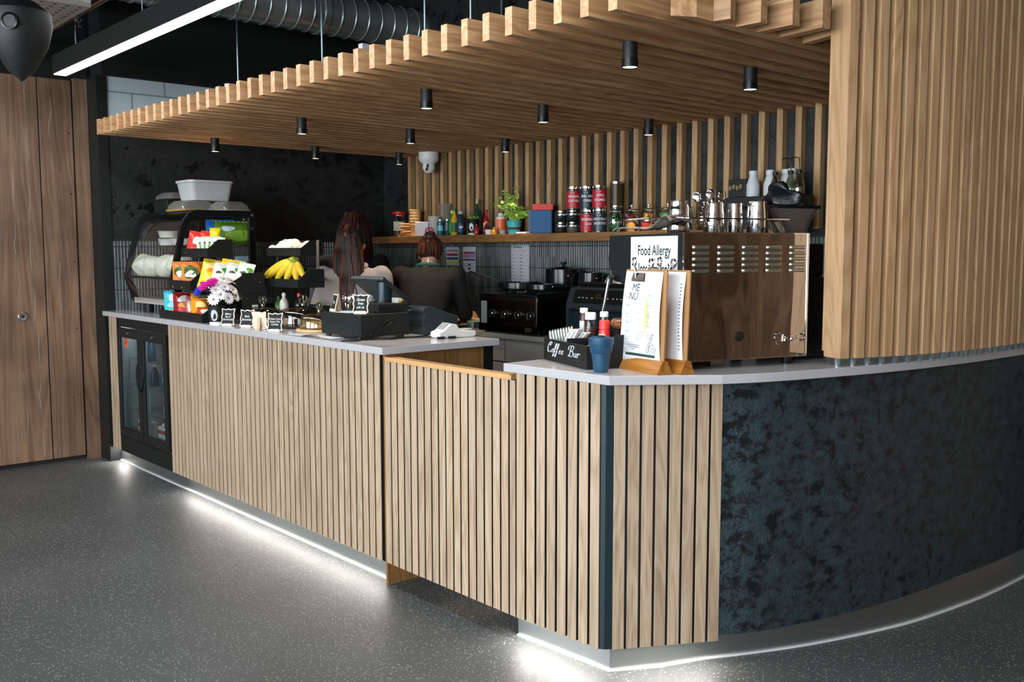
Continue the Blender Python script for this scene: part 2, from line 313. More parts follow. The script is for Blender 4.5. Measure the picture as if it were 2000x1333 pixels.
def thing(name, label, cat, loc=(0, 0, 0), rz=0, group=None):
    o = bpy.data.objects.new(name, None); COL.objects.link(o); o.empty_display_size = .05
    o.location = loc; o.rotation_euler = (0, 0, rz); o['label'] = label; o['category'] = cat
    if group: o['group'] = group
    return o
def tag(o, label, cat, group=None):
    o['label'] = label; o['category'] = cat
    if group: o['group'] = group
    return o
def struct(o, label=None):
    o['kind'] = 'structure'
    if label: o['label'] = label; o['category'] = o.name.split('_')[0]
    return o
def dup(root, loc, rz=None, label=None, group=None):
    r = root.copy(); COL.objects.link(r); r.location = loc
    if rz is not None: r.rotation_euler = (0, 0, rz)
    if label: r['label'] = label
    if group: r['group'] = group
    for ch in list(root.children):
        c = ch.copy(); COL.objects.link(c); c.parent = r
        for g in list(ch.children):
            d = g.copy(); COL.objects.link(d); d.parent = c
    return r
_tc = {}
def text2d(s, size=1, wx=1.0, spacing=1.0, shear=0.0, bold=0.0, line=1.0):
    key = (s, spacing, shear, bold, line)
    if key not in _tc:
        cu = bpy.data.curves.new('t', 'FONT'); cu.body = s; cu.align_x = 'CENTER'; cu.align_y = 'CENTER'; cu.space_character = spacing
        cu.shear = shear; cu.offset = bold; cu.resolution_u = 3; cu.size = 1; cu.space_line = line
        ob = bpy.data.objects.new('t', cu); COL.objects.link(ob); bpy.context.view_layer.update()
        me = bpy.data.meshes.new_from_object(ob.evaluated_get(bpy.context.evaluated_depsgraph_get()))
        _tc[key] = ([(v_.co.x, v_.co.y) for v_ in me.vertices], [tuple(p.vertices) for p in me.polygons])
        bpy.data.objects.remove(ob); bpy.data.meshes.remove(me)
    vs, fs = _tc[key]
    return [(x*size*wx, y*size) for x, y in vs], fs
def text(mb, s, size, fn, wx=1.0, **k):
    vs, fs = text2d(s, size, wx, **k); return mb.add([fn(x, y) for x, y in vs], fs)
def bars(mb, fn, rows, rnd):
    """tiny print: short bars, rows of (x0, x1, y, h)"""
    for x0, x1, y, h in rows:
        mb.add([fn(x0, y), fn(x1, y), fn(x1, y+h), fn(x0, y+h)], [(0, 1, 2, 3)])
# ================================================================== the room
H = 1.023
def sbox(name, mat, *d, **k): return struct(MB().box(*d).build(name, mat, **k))
CEIL = 3.7
sbox('floor', FLOORM, -6.6, 4.2, -6.2, 2.4, -.1, 0)
sbox('ceiling', CEILM, -6.6, 4.2, -6.2, 2.4, CEIL, CEIL+.1)
sbox('wall_back', CONCW, -6.6, -.95, 2.24, 2.4, 0, CEIL)
sbox('wall_left', CONCW, -6.6, -6.2, .055, 2.24, 0, 2.2)
struct(MB().box(-6.6, -6.2, .055, 2.24, 2.2, 2.572).build('wall_left_upper', BLOCKM))
struct(MB().box(-6.6, -6.16, .02, 2.24, 2.572, CEIL).build('trim_1', CEILM))
sbox('trim_2', BLACK, -6.5, -6.185, -.012, .055, 0, 2.572)
sbox('trim_3', CEILM, -6.6, -6.36, -6.2, -.012, 2.56, CEIL)
sbox('wall_door_side', DOORM, -6.6, -6.39, -6.2, -1.3, 0, 2.56)
struct(MB().box(-6.6, -6.395, -1.3, -.11, 0, 2.56).build('wall_behind_door', GROOVE))
struct(MB().box(-6.5, -6.36, -.10, -.014, 0, 2.56).build('trim_4', DOORM))
d = struct(MB().box(-6.395, -6.375, -.318, -.113, .03, 2.545).box(-6.395, -6.375, -1.29, -.325, .03, 2.545).build('door_1', DOORM, bevel=.002))
t = MB(); t.at((-6.37, -.47, .995), ry=R(90)); t.lathe([(.010, 0), (.010, .004), (.026, .006), (.030, .003), (.030, -.004)], 24).build('door_handle', plain('satin_nickel', '#a9a7a2', .35, 1), d, smooth=True)
MB().at((-6.3695, -.47, .995), ry=R(90)).cyl(.0115, -.003, .0015).build('keyhole', BLACK, d)
t = MB()
for z in (.45, .9, 1.35, 1.8, 2.2):
    t.at((-6.3745, -.135, z), ry=R(90)).cyl(.005, -.001, .001, n=10)
t.build('screw_head', GROOVE, d)
# walls the photograph does not show, on the camera's side
RW = rustic('rustic_wall_boards', [(-1, .3, 2, 2), (.4, .2, 1.9, 5), (1.3, .2, 2.9, 7)])
RWY = rustic('rustic_back_boards', [(9, 0, 0, 1)])
for k in range(17): struct(MB().box(-.95+.30*k, -.956+.30*k+.30, 2.24, 2.4, 0, CEIL).build('wall_back_boards', RWY))
struct(MB().box(4.0, 4.2, -6.2, 2.24, 0, CEIL).build('wall_right', RW))
f = MB()
xs = [-6.6, -5.5, -3.1, -2.5, -.1, .5, 2.9, 4.2]
f.box(-6.6, 4.2, -6.2, -6.0, 0, .65); f.box(-6.6, 4.2, -6.2, -6.0, 2.85, CEIL)
for a, b_ in ((xs[0], xs[1]), (xs[2], xs[3]), (xs[4], xs[5]), (xs[6], xs[7])): f.box(a, b_, -6.2, -6.0, .65, 2.85)
struct(f.build('wall_front', plain('off_white_wall', '#8c8a86', .8)))
for k, (a, b_) in enumerate(((-5.5, -3.1), (-2.5, -.1), (.5, 2.9))):
    f = MB(); f.box(a, b_, -6.14, -6.08, .65, .70); f.box(a, b_, -6.14, -6.08, 2.80, 2.85); f.box(a, a+.05, -6.14, -6.08, .7, 2.8); f.box(b_-.05, b_, -6.14, -6.08, .7, 2.8); f.box((a+b_)/2-.02, (a+b_)/2+.02, -6.14, -6.08, .7, 2.8)
    struct(f.build('window_%d' % (k+1), BLACK))
# tiles behind the work area
struct(MB().box(-6.2, -1.0, 2.232, 2.24, .9, 1.487).build('trim_5', TILEX))
struct(MB().box(-6.2, -6.192, .056, 2.232, .9, 1.487).build('trim_6', TILEY))

# ================================================================== slatted wall cladding (countable uprights)
t = thing('slatted_wall_cladding', 'row of upright oak slats on the black back wall above the shelf', 'wall cladding', (0, 0, 0))
for i in range(36):
    X = 1.3424e-4*i*i+.103082*i-5.80571
    MB().box(0, .0365, 0, .042, 0, .70).build('slat', OAKW, t, bevel=.001).location = (X, 2.198, 1.53)
# ================================================================== slatted ceiling canopy
t = thing('slatted_canopy', 'suspended oak slatted canopy hanging over the serving counter', 'ceiling canopy', (0, 0, 0)); CAN = t
ZC = 2.142
for i in range(39):
    X = 1.51454e-4*i*i+.1054335*i-5.83498; Y = .00300576*i-.134031
    MB().box(0, .036, 0, 2.238-Y, 0, .094).build('slat', OAKC, t, bevel=.001).location = (X, Y, ZC)
# last slat is cut on the slant where the canopy turns, and short fins fan out from it
MB().prism([(-1.520, .165), (-1.478, .24), (-1.478, 2.238), (-1.520, 2.238)], ZC, ZC+.094).build('slat', OAKC, t, bevel=.001)
fins = [((-1.478, .325), (-1.422, .338)), ((-1.478, .445), (-1.386, .448)), ((-1.478, .56), (-1.340, .556)), ((-1.478, .69), (-1.298, .664)), ((-1.478, .835), (-1.250, .760))]
for (ax, ay), (bx_, by_) in fins:
    v_ = Vector((bx_-ax, by_-ay, 0)); q = v_.normalized(); p = Vector((-q.y, q.x, 0)); L_ = v_.length
    o = MB().box(0, L_, 0, .040, 0, .094).build('fin', OAKX, t, bevel=.001); o.location = (ax, ay, ZC); o.rotation_euler = (0, 0, math.atan2(v_.y, v_.x))
k_ = MB()
for yy in (.35, 1.2, 2.0): k_.box(-5.83, -1.5, yy, yy+.03, ZC+.094, ZC+.114)
k_.build('cross_batten', BLACK, t)
# suspension rods
ROD = plain('zinc_rod', '#7c9296', .4, 1)
for n, (x, y) in enumerate(((-4.107, -.02), (-3.33, .0), (-2.635, .045), (-2.36, .05), (-3.0, .75), (-1.9, .06))):
    MB().cyl(.004, ZC+.094, CEIL, (x, y), 8).build('hanging_rod', ROD, t)
for (x, y) in ((-4.28, 0), (-3.02, 0), (-1.80, .02)):
    MB().box(x, x+.03, y-.012, y+.02, ZC+.10, ZC+.125).build('cable_joint', plain('joint_grey%.2f' % x, '#8a8d90', .4), t)

# ================================================================== vertical slatted screen on the curved counter
def smooth_curve(pts, n):
    """Catmull-Rom through the points"""
    P = [Vector(p) for p in pts]; P = [P[0]*2-P[1]]+P+[P[-1]*2-P[-2]]; out = []
    for i in range(1, len(P)-2):
        for k in range(n):
            s = k/n; a, b, c, d_ = P[i-1:i+3]
            out.append(.5*((2*b)+(-a+c)*s+(2*a-5*b+4*c-d_)*s*s+(-a+3*b-3*c+d_)*s**3))
    out.append(P[-2]); return out
def walk(pts, step, start=0.0):
    out = []; acc = -start; prev = pts[0]
    if start == 0: out.append((pts[0], (pts[1]-pts[0]).normalized()))
    nxt = start if start else step; dist = 0
    for a, b in zip(pts, pts[1:]):
        L_ = (b-a).length
        while nxt <= dist+L_+1e-9:
            out.append((a+(b-a)*((nxt-dist)/L_), (b-a).normalized())); nxt += step
        dist += L_
    return out
SCR = smooth_curve([(-1.248, .750), (-1.198, .875), (-1.158, 1.0), (-1.122, 1.15), (-1.095, 1.31), (-1.078, 1.5), (-1.070, 1.7), (-1.068, 1.9), (-1.068, 2.18)], 10)
t = thing('slatted_screen', 'tall curved screen of upright oak slats standing on the curved worktop', 'screen', (0, 0, 0)); SCREEN = t
zs = H+.028
for k, (p, q) in enumerate(walk(SCR, .0615)):
    rz = math.atan2(q.y, q.x)
    top = 3.2 if k < 8 else 3.2-.055*(k-7)*1.0
    top = max(top, 2.36)
    o = MB().box(0, .037, 0, .088, 0, top-zs).build('slat', OAKS, t, bevel=.0012); o.location = (p.x, p.y, zs); o.rotation_euler = (0, 0, rz)
bk = MB(); B = [(p, q) for p, q in walk(SCR, .05)]
pl = [(p.x-q.y*.086, p.y+q.x*.086) for p, q in B]+[(p.x-q.y*.098, p.y+q.x*.098) for p, q in B][::-1]
bk.prism([(x-.0, y) for x, y in pl], zs+.02, 2.35).build('backing_board', OAKS, t)
TP = walk(SCR, .0635)
for k, (p, q) in enumerate(TP):
    x, y = p.x-q.y*.030+q.x*.012, p.y+q.x*.030+q.y*.012
    MB().cyl(.0105, 0, .028, (0, 0), 16).build('clear_tube', ACR, t, smooth=True).location = (x, y, H)

# ================================================================== counters
def slat_panel(name, a, b_, z0, z1, pitch, gap, parent, first=0, depth=.0035, mat=OAK, count=None):
    """flush run of narrow slats between two plan points; a and b_ are left and right ends of the face"""
    a = Vector(a); b_ = Vector(b_); d_ = (b_-a); L_ = d_.length; q = d_/L_; n_ = Vector((-q.y, q.x))
    m_ = MB(); s = first; rz = math.atan2(q.y, q.x); m_.at((a.x, a.y, 0), rz)
    while s+pitch-gap <= L_+.012:
        m_.box(s, min(s+pitch-gap, L_), 0, depth, z0, z1); s += pitch
    o = m_.build(name, mat, parent, bevel=.0008, seg=1)
    m2 = MB(); s = first; m2.at((a.x, a.y, 0), rz)
    while s+pitch-gap <= L_+.012:
        m2.box(s+.0006, min(s+pitch-gap, L_)-.0006, .0035, .013, z0+.001, z1-.001); s += pitch
    m2.build('slat_core', BACKER, parent)
    return o
# --- left counter
t = thing('serving_counter', 'long oak slatted serving counter with grey worktop holding the till', 'counter', (0, 0, 0)); LC = t
MB().box(-6.19, -6.0, .014, .58, .1, .985).box(-5.15, -2.905, .014, .58, .1, .985).box(-6.0, -5.15, .50, .58, .1, .985).build('carcass', BACKER, t)
slat_panel('slat_panel', (-6.155, 0), (-6.003, 0), .1035, .99, .05, .010, t)
slat_panel('slat_panel', (-5.150, 0), (-2.895, 0), .1035, .992, .04985, .0095, t)
MB().box(-2.905, -2.893, .012, .545, .0, .991).build('end_panel', OAKE, t)
MB().box(-2.905, -2.890, .545, .60, .0, .991).build('end_post', BLACK, t)
wt = [(-6.19, -.033), (-2.865, -.033), (-2.845, -.013), (-2.845, .60), (-6.19, .60)]
wt = [(-6.19, -.010), (-6.17, -.033), (-2.845, -.033), (-2.845, .60), (-6.19, .60)]
MB().prism(wt, .993, H).build('worktop', TOPM, t, bevel=.002)
MB().box(-6.19, -2.913, .062, .075, 0, .112).build('kick_plate', STEEL, t)
MB().box(-6.19, -2.913, .052, .062, 0, .006).box(-2.913, -2.907, .052, .40, 0, .006).build('edge_trim', WTRIM, t)
t2 = MB().box(-2.913, -2.900, .075, .5, .0, .104).build('plinth_return', OAKE, t)
# --- gate
t = thing('counter_gate', 'oak slatted double swing gate between the two counters', 'gate', (0, 0, 0))
MB().box(-2.872, -2.470, .016, .034, .1035, .962).build('left_leaf', BACKER, t)
MB().box(-2.466, -2.066, .016, .034, .1035, .962).build('right_leaf', BACKER, t)
slat_panel('slat_panel', (-2.884, .004), (-2.472, .004), .1035, .962, .0465, .0095, t)
slat_panel('slat_panel', (-2.4665, .004), (-2.066, .004), .1035, .962, .0465, .0095, t)
MB().box(-2.880, -2.471, .002, .046, .962, .980).build('cap_rail', CAPW, t, bevel=.001)
MB().box(-2.469, -2.085, .002, .046, .962, .980).build('cap_rail', CAPW, t, bevel=.001)
# --- curved counter
t = thing('curved_counter', 'curved counter with oak slats and dark plaster front holding the coffee machine', 'counter', (0, 0, 0)); RC = t
OUT = [Vector((-1.607, -.006)), Vector((-1.388, .285))]+smooth_curve([(-1.388, .285), (-1.322, .436), (-1.262, .645), (-1.206, .88), (-1.160, 1.15), (-1.125, 1.494), (-1.107, 1.9), (-1.10, 2.225)], 8)[1:]
def offs(P, d_):
    r = []
    for i, p in enumerate(P):
        q = (P[min(i+1, len(P)-1)]-P[max(i-1, 0)]).normalized(); r.append(p+Vector((-q.y, q.x))*d_)
    return r
inn = offs(OUT, .60)
top_poly = [(-2.10, -.020)]+[(p.x, p.y) for p in OUT]+[(-1.72, 2.225), (-1.80, 1.5), (-1.95, 1.05), (-2.10, .70)]
MB().prism(top_poly, .993, H).build('worktop', TOPM, t, bevel=.002)
CA, CB = Vector((-1.648, .030)), Vector((-1.450, .375))
slat_panel('slat_panel', (-2.058, .004), (-1.668, .018), .1035, .993, .0500, .0105, t)
slat_panel('slat_panel', (CA.x+.012, CA.y+.022), CB, .1035, .993, .0478, .0085, t)
MB().prism([(-1.666, .022), (-1.652, .030), (-1.636, .055), (-1.68, .09)], .106, .993).build('corner_post', plain('blue_black_corner', '#14262c', .5), t)
core = [(-2.06, .016), (-1.672, .032), (-1.628, .066), (-1.462, .372)]
PL = smooth_curve([(-1.452, .378), (-1.385, .500), (-1.326, .680), (-1.268, .90), (-1.222, 1.16), (-1.188, 1.50), (-1.170, 1.9), (-1.163, 2.235)], 10)
MB().prism(core+[(-1.50, .40), (-1.90, .62), (-2.06, .55)], .1035, .993).build('carcass', BACKER, t)
pi_ = offs(PL, .05); pf = MB()
pf.prism([(p.x, p.y) for p in PL]+[(p.x, p.y) for p in pi_][::-1], .122, .993).build('plaster_front', CONC, t, smooth=True)
SK = [Vector((-2.125, .072)), Vector((-1.690, .098))]+[Vector(p) for p in ((-1.602, .252), (-1.528, .416))]
SK2 = smooth_curve([(-1.528, .416), (-1.438, .600), (-1.353, .800), (-1.268, 1.058), (-1.205, 1.31), (-1.158, 1.653), (-1.140, 1.9), (-1.134, 2.225)], 8)
SK2 = [Vector((p.x-.014, p.y)) for p in SK2]; SKA = SK[:-1]+SK2
kin = offs(SKA, .012); MB().prism([(p.x, p.y) for p in SKA]+[(p.x, p.y) for p in kin][::-1], 0, .125).build('kick_plate', STEEL, t, smooth=True)
kt = offs(SKA, -.009); MB().prism([(p.x, p.y) for p in kt]+[(p.x, p.y) for p in SKA][::-1], 0, .006).build('edge_trim', WTRIM, t)
MB().box(-2.125, -2.112, .084, .55, 0, .103).build('plinth_return', BACKER, t)

# LED tape hidden in the shadow gap over the kick plates: real strips with their light
LEDW = (1.0, .93, .86)
def strip(a, b_, z, power, col=LEDW, tilt=.35):
    a = Vector(a); b_ = Vector(b_); d_ = b_-a; q = d_.normalized(); n_ = Vector((q.y, -q.x))
    c = (a+b_)/2; l = bpy.data.lights.new('led_tape_light', 'AREA'); l.shape = 'RECTANGLE'; l.size = d_.length; l.size_y = .022; l.energy = power; l.color = col
    o = bpy.data.objects.new('led_tape_light', l); COL.objects.link(o); o.location = (c.x, c.y, z)
    zz = -Vector((n_.x*tilt, n_.y*tilt, -1)).normalized(); xx = Vector((q.x, q.y, 0)); yy = zz.cross(xx)
    o.matrix_world = Matrix(((xx.x, yy.x, zz.x, c.x), (xx.y, yy.y, zz.y, c.y), (xx.z, yy.z, zz.z, z), (0, 0, 0, 1)))
strip((-5.05, .040), (-2.93, .040), .101, 11, tilt=.8)
strip((-6.17, .040), (-6.03, .040), .101, 1.8)
strip((-2.10, .055), (-1.70, .068), .101, 2.4, tilt=.8)
strip((-1.655, .085), (-1.49, .40), .101, 2.0, tilt=.8)

# ================================================================== fridge under the counter
t = thing('bottle_fridge', 'black two-door glass-front drinks fridge built in under the counter', 'fridge', (-5.995, .01, .0)); FR = t
W = .84
MB().box(0, .03, .0, .48, .1035, .985).box(W-.03, W, .0, .48, .1035, .985).box(.03, W-.03, .46, .48, .1035, .985).box(.03, W-.03, 0, .46, .93, .985).box(.03, W-.03, 0, .46, .1035, .2).build('body', BLACK, t)
MB().box(.032, W-.032, .44, .459, .2, .93).box(.0305, .034, .001, .44, .2, .93).box(W-.034, W-.0305, .001, .44, .2, .93).box(.034, W-.034, .0, .44, .2005, .203).build('lining', plain('fridge_lining', '#8f9799', .4), t)
for k in (0, 1):
    x0 = .015+k*(W/2-.01); x1 = x0+W/2-.025
    d = MB(); d.box(x0, x1, -.022, -.001, .215, .27); d.box(x0, x1, -.022, -.001, .865, .925); d.box(x0, x0+.045, -.022, -.001, .27, .865); d.box(x1-.045, x1, -.022, -.001, .27, .865)
    d = d.build('door', BLACK, t, bevel=.002)
    MB().box(x0+.045, x1-.045, -.014, -.010, .27, .865).build('glass_pane', GLASSF, d)
    hx = x1 if k == 0 else x0; s = -1 if k == 0 else 1
    MB().prismY([(hx+s*.0, .73), (hx+s*.035, .70), (hx+s*.05, .64), (hx+s*.035, .575), (hx+s*.0, .54)], -.034, -.022).build('handle', BLACK, d)
    MB().at(((x0+x1)/2, -.023, .895), rx=R(90)).cyl(.008, -.002, .004, n=12).build('lock', CHROME, d)
    MB().box(x0+.046, x0+.06, -.009, .0, .27, .865).build('seal', plain('seal_grey%d' % k, '#6d757a', .5), d)  # grey strip painted in for the door edge reflection beside the pane
for z in (.38, .55, .72):
    s_ = MB()
    for yy in [.05+.04*k for k in range(9)]: s_.tube([(.035, yy, z), (W-.035, yy, z)], .0025, 6)
    s_.build('wire_shelf', plain('shelf_wire%.2f' % z, '#b6bdbf', .3, 1), t)
o = MB().box(.135, .19, -.0155, -.0145, .80, .86).build('orange_tag', plain('orange_card', '#d8501f', .6), t)
text(MB(), 'HOT', .022, lambda x, y: (.1625+x, -.0160, .832+y)).build('lettering', INK, o)
MB().box(.0, W, -.012, .0, .105, .205).build('grille', BLACK, t)
l = bpy.data.lights.new('added_fridge_light', 'AREA'); l.shape = 'RECTANGLE'; l.size = .7; l.size_y = .02; l.energy = 1.6; l.color = (.85, .95, 1)  # added lamp to brighten the fridge interior, no such source visible
o = bpy.data.objects.new('added_fridge_light', l); COL.objects.link(o); o.location = (-5.575, .07, .925); o.rotation_euler = (R(-25), 0, 0)
# cartons and bottles inside
CART = plain('carton_white', '#cfd4d2', .5); cc = None
for k, (x, y, z) in enumerate([(.22, .06, .203), (.29, .06, .203), (.36, .06, .203), (.55, .06, .203), (.62, .06, .203), (.69, .06, .203), (.25, .06, .384), (.60, .08, .384), (.68, .08, .384)]):
    if cc is None:
        cc = thing('juice_carton', 'white juice carton standing inside the drinks fridge', 'carton', (0, 0, 0), 0, 'cartons in the fridge')
        MB().box(-.028, .028, -.025, .025, 0, .13).build('carton_body', CART, cc, bevel=.002)
        MB().box(-.0285, .0285, -.0262, -.025, .02, .05).build('band', plain('carton_blue', '#3f8fb0', .5), cc)
        MB().box(-.0285, .0285, -.0262, -.025, .085, .11).build('band', plain('carton_red', '#b03a3a', .5), cc)
        MB().cyl(.010, .13, .145).build('cap', WHITE, cc, smooth=True); cc.location = (-5.995+x, .01+y, z)
    else: dup(cc, (-5.995+x, .01+y, z))
bb = None
for k, x in enumerate([.18, .24, .30, .36, .52, .58, .64, .70, .76]):
    z = .723 if k % 2 else .553
    if bb is None:
        bb = thing('soft_drink_bottle', 'small soft drink bottle on a wire shelf inside the fridge', 'bottle', (0, 0, 0), 0, 'bottles in the fridge')
        MB().lathe([(.026, 0), (.028, .01), (.028, .08), (.012, .115), (.012, .125)], 14).build('glass', plain('bottle_blue', '#25516a', .15), bb, smooth=True)
        MB().cyl(.013, .125, .138, n=12).build('cap', WHITE, bb, smooth=True); bb.location = (-5.995+x, .08, z)
    else: dup(bb, (-5.995+x, .08+.02*(k % 3), z))

# ================================================================== back counter and shelf
t = thing('back_counter', 'grey back counter with drawer fronts along the tiled wall', 'counter', (0, 0, 0))
MB().box(-6.19, -1.8, 1.66, 2.23, .1, .884).build('cabinet', GREYCAB, t)
MB().box(-6.19, -1.8, 1.615, 2.23, .885, .914).build('worktop', plain('grey_laminate', '#98948d', .35), t, bevel=.001)
MB().box(-6.19, -1.8, 1.70, 2.2, 0, .1).build('kick_plate', BLACK, t)
for k in range(6):
    x0 = -6.17+k*.72
    MB().box(x0, x0+.71, 1.645, 1.66, .74, .872).build('drawer_front', GREYCAB, t, bevel=.002)
    MB().box(x0, x0+.71, 1.645, 1.66, .11, .73).build('cabinet_door', GREYCAB, t, bevel=.002)
t = tag(MB().box(-6.17, -2.3, 1.985, 2.197, 1.478, 1.530).build('wall_shelf', SHELFW, bevel=.002), 'thick dark oak shelf on the back wall full of jars and bottles', 'shelf')

# ================================================================== ceiling things
proto = None
for i, X in enumerate((-5.535, -4.335, -3.125, -1.865)):
    for j, Y in enumerate((.50-.045*i, 1.23-.05*i, 1.93)):
        if i == 3 and j == 2: continue
        row = ('front', 'middle', 'rear')[j]; cn = ('leftmost', 'second from the left', 'third from the left', 'rightmost')[i]
        if j == 2: cn = ('leftmost', 'middle', 'rightmost')[i]
        lab = 'black cylinder spotlight under the canopy, %s in the %s row' % (cn, row)
        if proto is None:
            proto = thing('ceiling_spotlight', lab, 'spotlight', (X, Y, 2.056), 0, 'spotlights under the canopy')
            MB().lathe([(.0265, .03), (.0265, .087)], 24).build('tube', BLACK, proto, smooth=True)
            MB().lathe([(.0290, 0), (.0290, .031), (.0260, .031), (.0260, .004), (.0290, 0)], 24, close=False).build('trim_ring', BLACKG, proto, smooth=True)
            lm = plain('lamp_lens', '#fff1dc', .3, emit=3.0)
            MB().cyl(.0262, .003, .006).build('lens', lm, proto)
        else: dup(proto, (X, Y, 2.056), None, lab)
        l = bpy.data.lights.new('spotlight_beam', 'SPOT'); l.energy = 30; l.color = (1, .78, .55); l.spot_size = R(56); l.spot_blend = .55; l.shadow_soft_size = .025
        o = bpy.data.objects.new('spotlight_beam', l); COL.objects.link(o); o.location = (X, Y, 2.050)
# extra wall washers the photo shows by their scallops sit in the same row
# linear pendant lamp
t = thing('linear_pendant_lamp', 'long black linear lamp with glowing white diffuser hanging over the floor', 'lamp', (0, 0, 0))
MB().box(-5.66, .6, -.432, -.352, 2.455, 2.56).build('housing', plain('lamp_black', '#141716', .5), t, bevel=.002)
MB().box(-5.655, .595, -.426, -.358, 2.449, 2.456).build('diffuser', plain('lamp_diffuser', '#f4f4ff', .4, emit=1.25), t)
for x in (-5.35, -4.35, -3.3, -1.8, -.4): MB().cyl(.0025, 2.56, CEIL, (x, -.392), 8).cyl(.008, 2.56, 2.575, (x, -.392), 10).build('suspension_wire', plain('wire_grey%.1f' % x, '#9da3a3', .4), t)
area('linear_lamp_light', (-2.53, -.392, 2.44), (0, 0, -1), 6.2, .06, 42, (.95, .97, 1))
# spiral ventilation duct
t = thing('ventilation_duct', 'round spiral-seamed galvanised duct running under the black ceiling', 'duct', (0, 0, 0))
DUCT = plain('galvanised_duct', '#a7aeac', .30, metal=.75, bump=.15, bscale=6, var=.25)
xc, zc_, rr = -5.71, 3.10, .145
prof = []
y = -.15; m_ = MB(); m_.at((xc, -.15, zc_), rx=R(-90)); pr_ = []
z = 0
while z < 2.37: pr_ += [(rr, z), (rr, z+.096), (rr+.006, z+.10), (rr+.006, z+.106), (rr, z+.11)]; z += .11
m_.lathe(pr_, 48).build('spiral_tube', DUCT, t, smooth=True)
MB().box(xc-.17, xc+.17, -2.6, -.15, zc_-.16, zc_+.2).build('square_section', plain('duct_grey', '#6f7d85', .4, metal=.6), t, bevel=.004)
MB().at((xc, 1.35, zc_), rx=R(-90)).lathe([(rr+.002, 0), (rr+.010, .004), (rr+.010, .05), (rr+.002, .054)], 48).build('joint_collar', DUCT, t, smooth=True)
# flexible duct lying on the canopy
FX = plain('flexible_duct', '#3a4447', .5, bump=.5, bscale=30)
tag(MB().tube([(-4.45, .9, 2.33), (-4.35, .95, 2.45), (-4.1, 1.0, 2.47), (-3.8, 1.1, 2.36), (-3.5, 1.1, 2.31)], [.05, .085, .09, .08, .07], 18).jit(.02, 9).build('flexible_duct', FX, smooth=True), 'grey flexible duct resting on top of the canopy', 'duct')
# loudspeaker, perforated panel and pipes in the top left corner
t = thing('ceiling_speaker', 'black wedge-shaped loudspeaker hanging in the top left corner', 'speaker', (-3.15, -1.27, 2.13)); t.rotation_euler = (0, 0, R(48))
MB().at((0, 0, 0), ry=0).lathe([(0, -.14), (.045, -.10), (.088, -.02), (.104, .05), (.10, .09), (.055, .125), (0, .13)], 40).build('cabinet', BLACK, t, smooth=True)
MB().at((.02, -.098, .04), rx=R(90)).lathe([(.026, 0), (.028, .006), (.022, .008), (.02, .004), (0, .004)], 24).build('badge', BLACKG, t, smooth=True)
MB().box(-.03, .03, -.03, .03, .11, .30).cyl(.014, .25, 1.57).build('bracket', BLACK, t, bevel=.003)
t = thing('perforated_ceiling_panel', 'beige perforated acoustic panel with folded edge behind the loudspeaker', 'panel', (0, 0, 0))
MB().box(-6.0, -4.6, -1.6, -.55, 2.62, 2.64).build('panel_face', PERF, t)
MB().box(-6.0, -4.6, -.57, -.55, 2.64, 2.72).box(-6.02, -6.0, -1.6, -.55, 2.62, 2.72).build('folded_edge', plain('panel_edge', '#a8a49c', .6), t)
for x, y in ((-5.8, -.6), (-4.8, -.6), (-5.8, -1.4), (-4.8, -1.4)): MB().cyl(.004, 2.64, CEIL, (x, y), 8).build('hanging_rod', ROD, t)
t = thing('sprinkler_pipe', 'thin metal pipe with sprinkler head beside the perforated panel', 'pipe', (0, 0, 0))
PIPE = plain('pipe_bronze', '#9b8b72', .3, 1)
MB().tube([(-6.15, -.455, 2.70), (-4.4, -.455, 2.70)], .022, 14).build('pipe_run', PIPE, t, smooth=True)
MB().tube([(-6.15, -.49, 2.77), (-4.4, -.49, 2.77)], .010, 10).build('conduit', PIPE, t, smooth=True)
MB().lathe([(.012, 0), (.018, -.02), (.006, -.03), (.006, -.05), (.016, -.052), (.016, -.055)], 14, (-5.1, -.455, 2.68)).build('sprinkler_head', CHROME, t, smooth=True)
for x in (-5.3, -4.7): MB().cyl(.004, 2.71, CEIL, (x, -.455), 8).build('pipe_hanger', ROD, t)
# dome camera on the canopy
t = thing('security_camera', 'white dome security camera under the canopy near the back corner', 'camera', (-5.37, 2.08, 2.142))
MB().lathe([(.075, 0), (.075, -.045), (.070, -.062), (.045, -.085)], 32).build('housing', WHITE, t, smooth=True)
MB().ball((0, 0, -.105), .047, 24, 14).build('ball', WHITE, t, smooth=True)
MB().at((.028, -.034, -.112), rz=R(-40), rx=R(75)).cyl(.026, -.002, .008, n=24).build('lens_window', BLACKG, t, smooth=True)
# ================================================================== helpers for goods
_pc = {}
def pm(hexc, rough=.5, **k):
    key = (hexc, rough, tuple(sorted(k.items())))
    if key not in _pc: _pc[key] = plain('paint_'+hexc.strip('#')+('_%d' % len(_pc)), hexc, rough, **k)
    return _pc[key]
rnd = random.Random(4)
def curved(rad, z0, eps=.0006, taper=0.0):
    """maps a flat label (arc length, height) round an upright cylinder, facing local -y"""
    def fn(x, y):
        a = x/rad; q = rad+eps+taper*(y)
        return (q*math.sin(a), -q*math.cos(a), z0+y)
    return fn
def label_wrap(rad, w_, z0, z1, mat, parent, name='paper_label', taper=0.0, ang=0.0):
    m_ = MB(); fn = curved(rad, 0, .0005, 0); n = 16
    m_.at((0, 0, 0), ang); m_.grid(lambda u, v: (lambda p: p)(curved(rad+taper*(z0+(z1-z0)*v), z0+(z1-z0)*v)((u-.5)*w_, 0)), n, 1)
    return m_.build(name, mat, parent, smooth=True)
CAMD = 0.0
def face_cam(x, y): return math.atan2(CAM.y-y, CAM.x-x)+math.pi/2
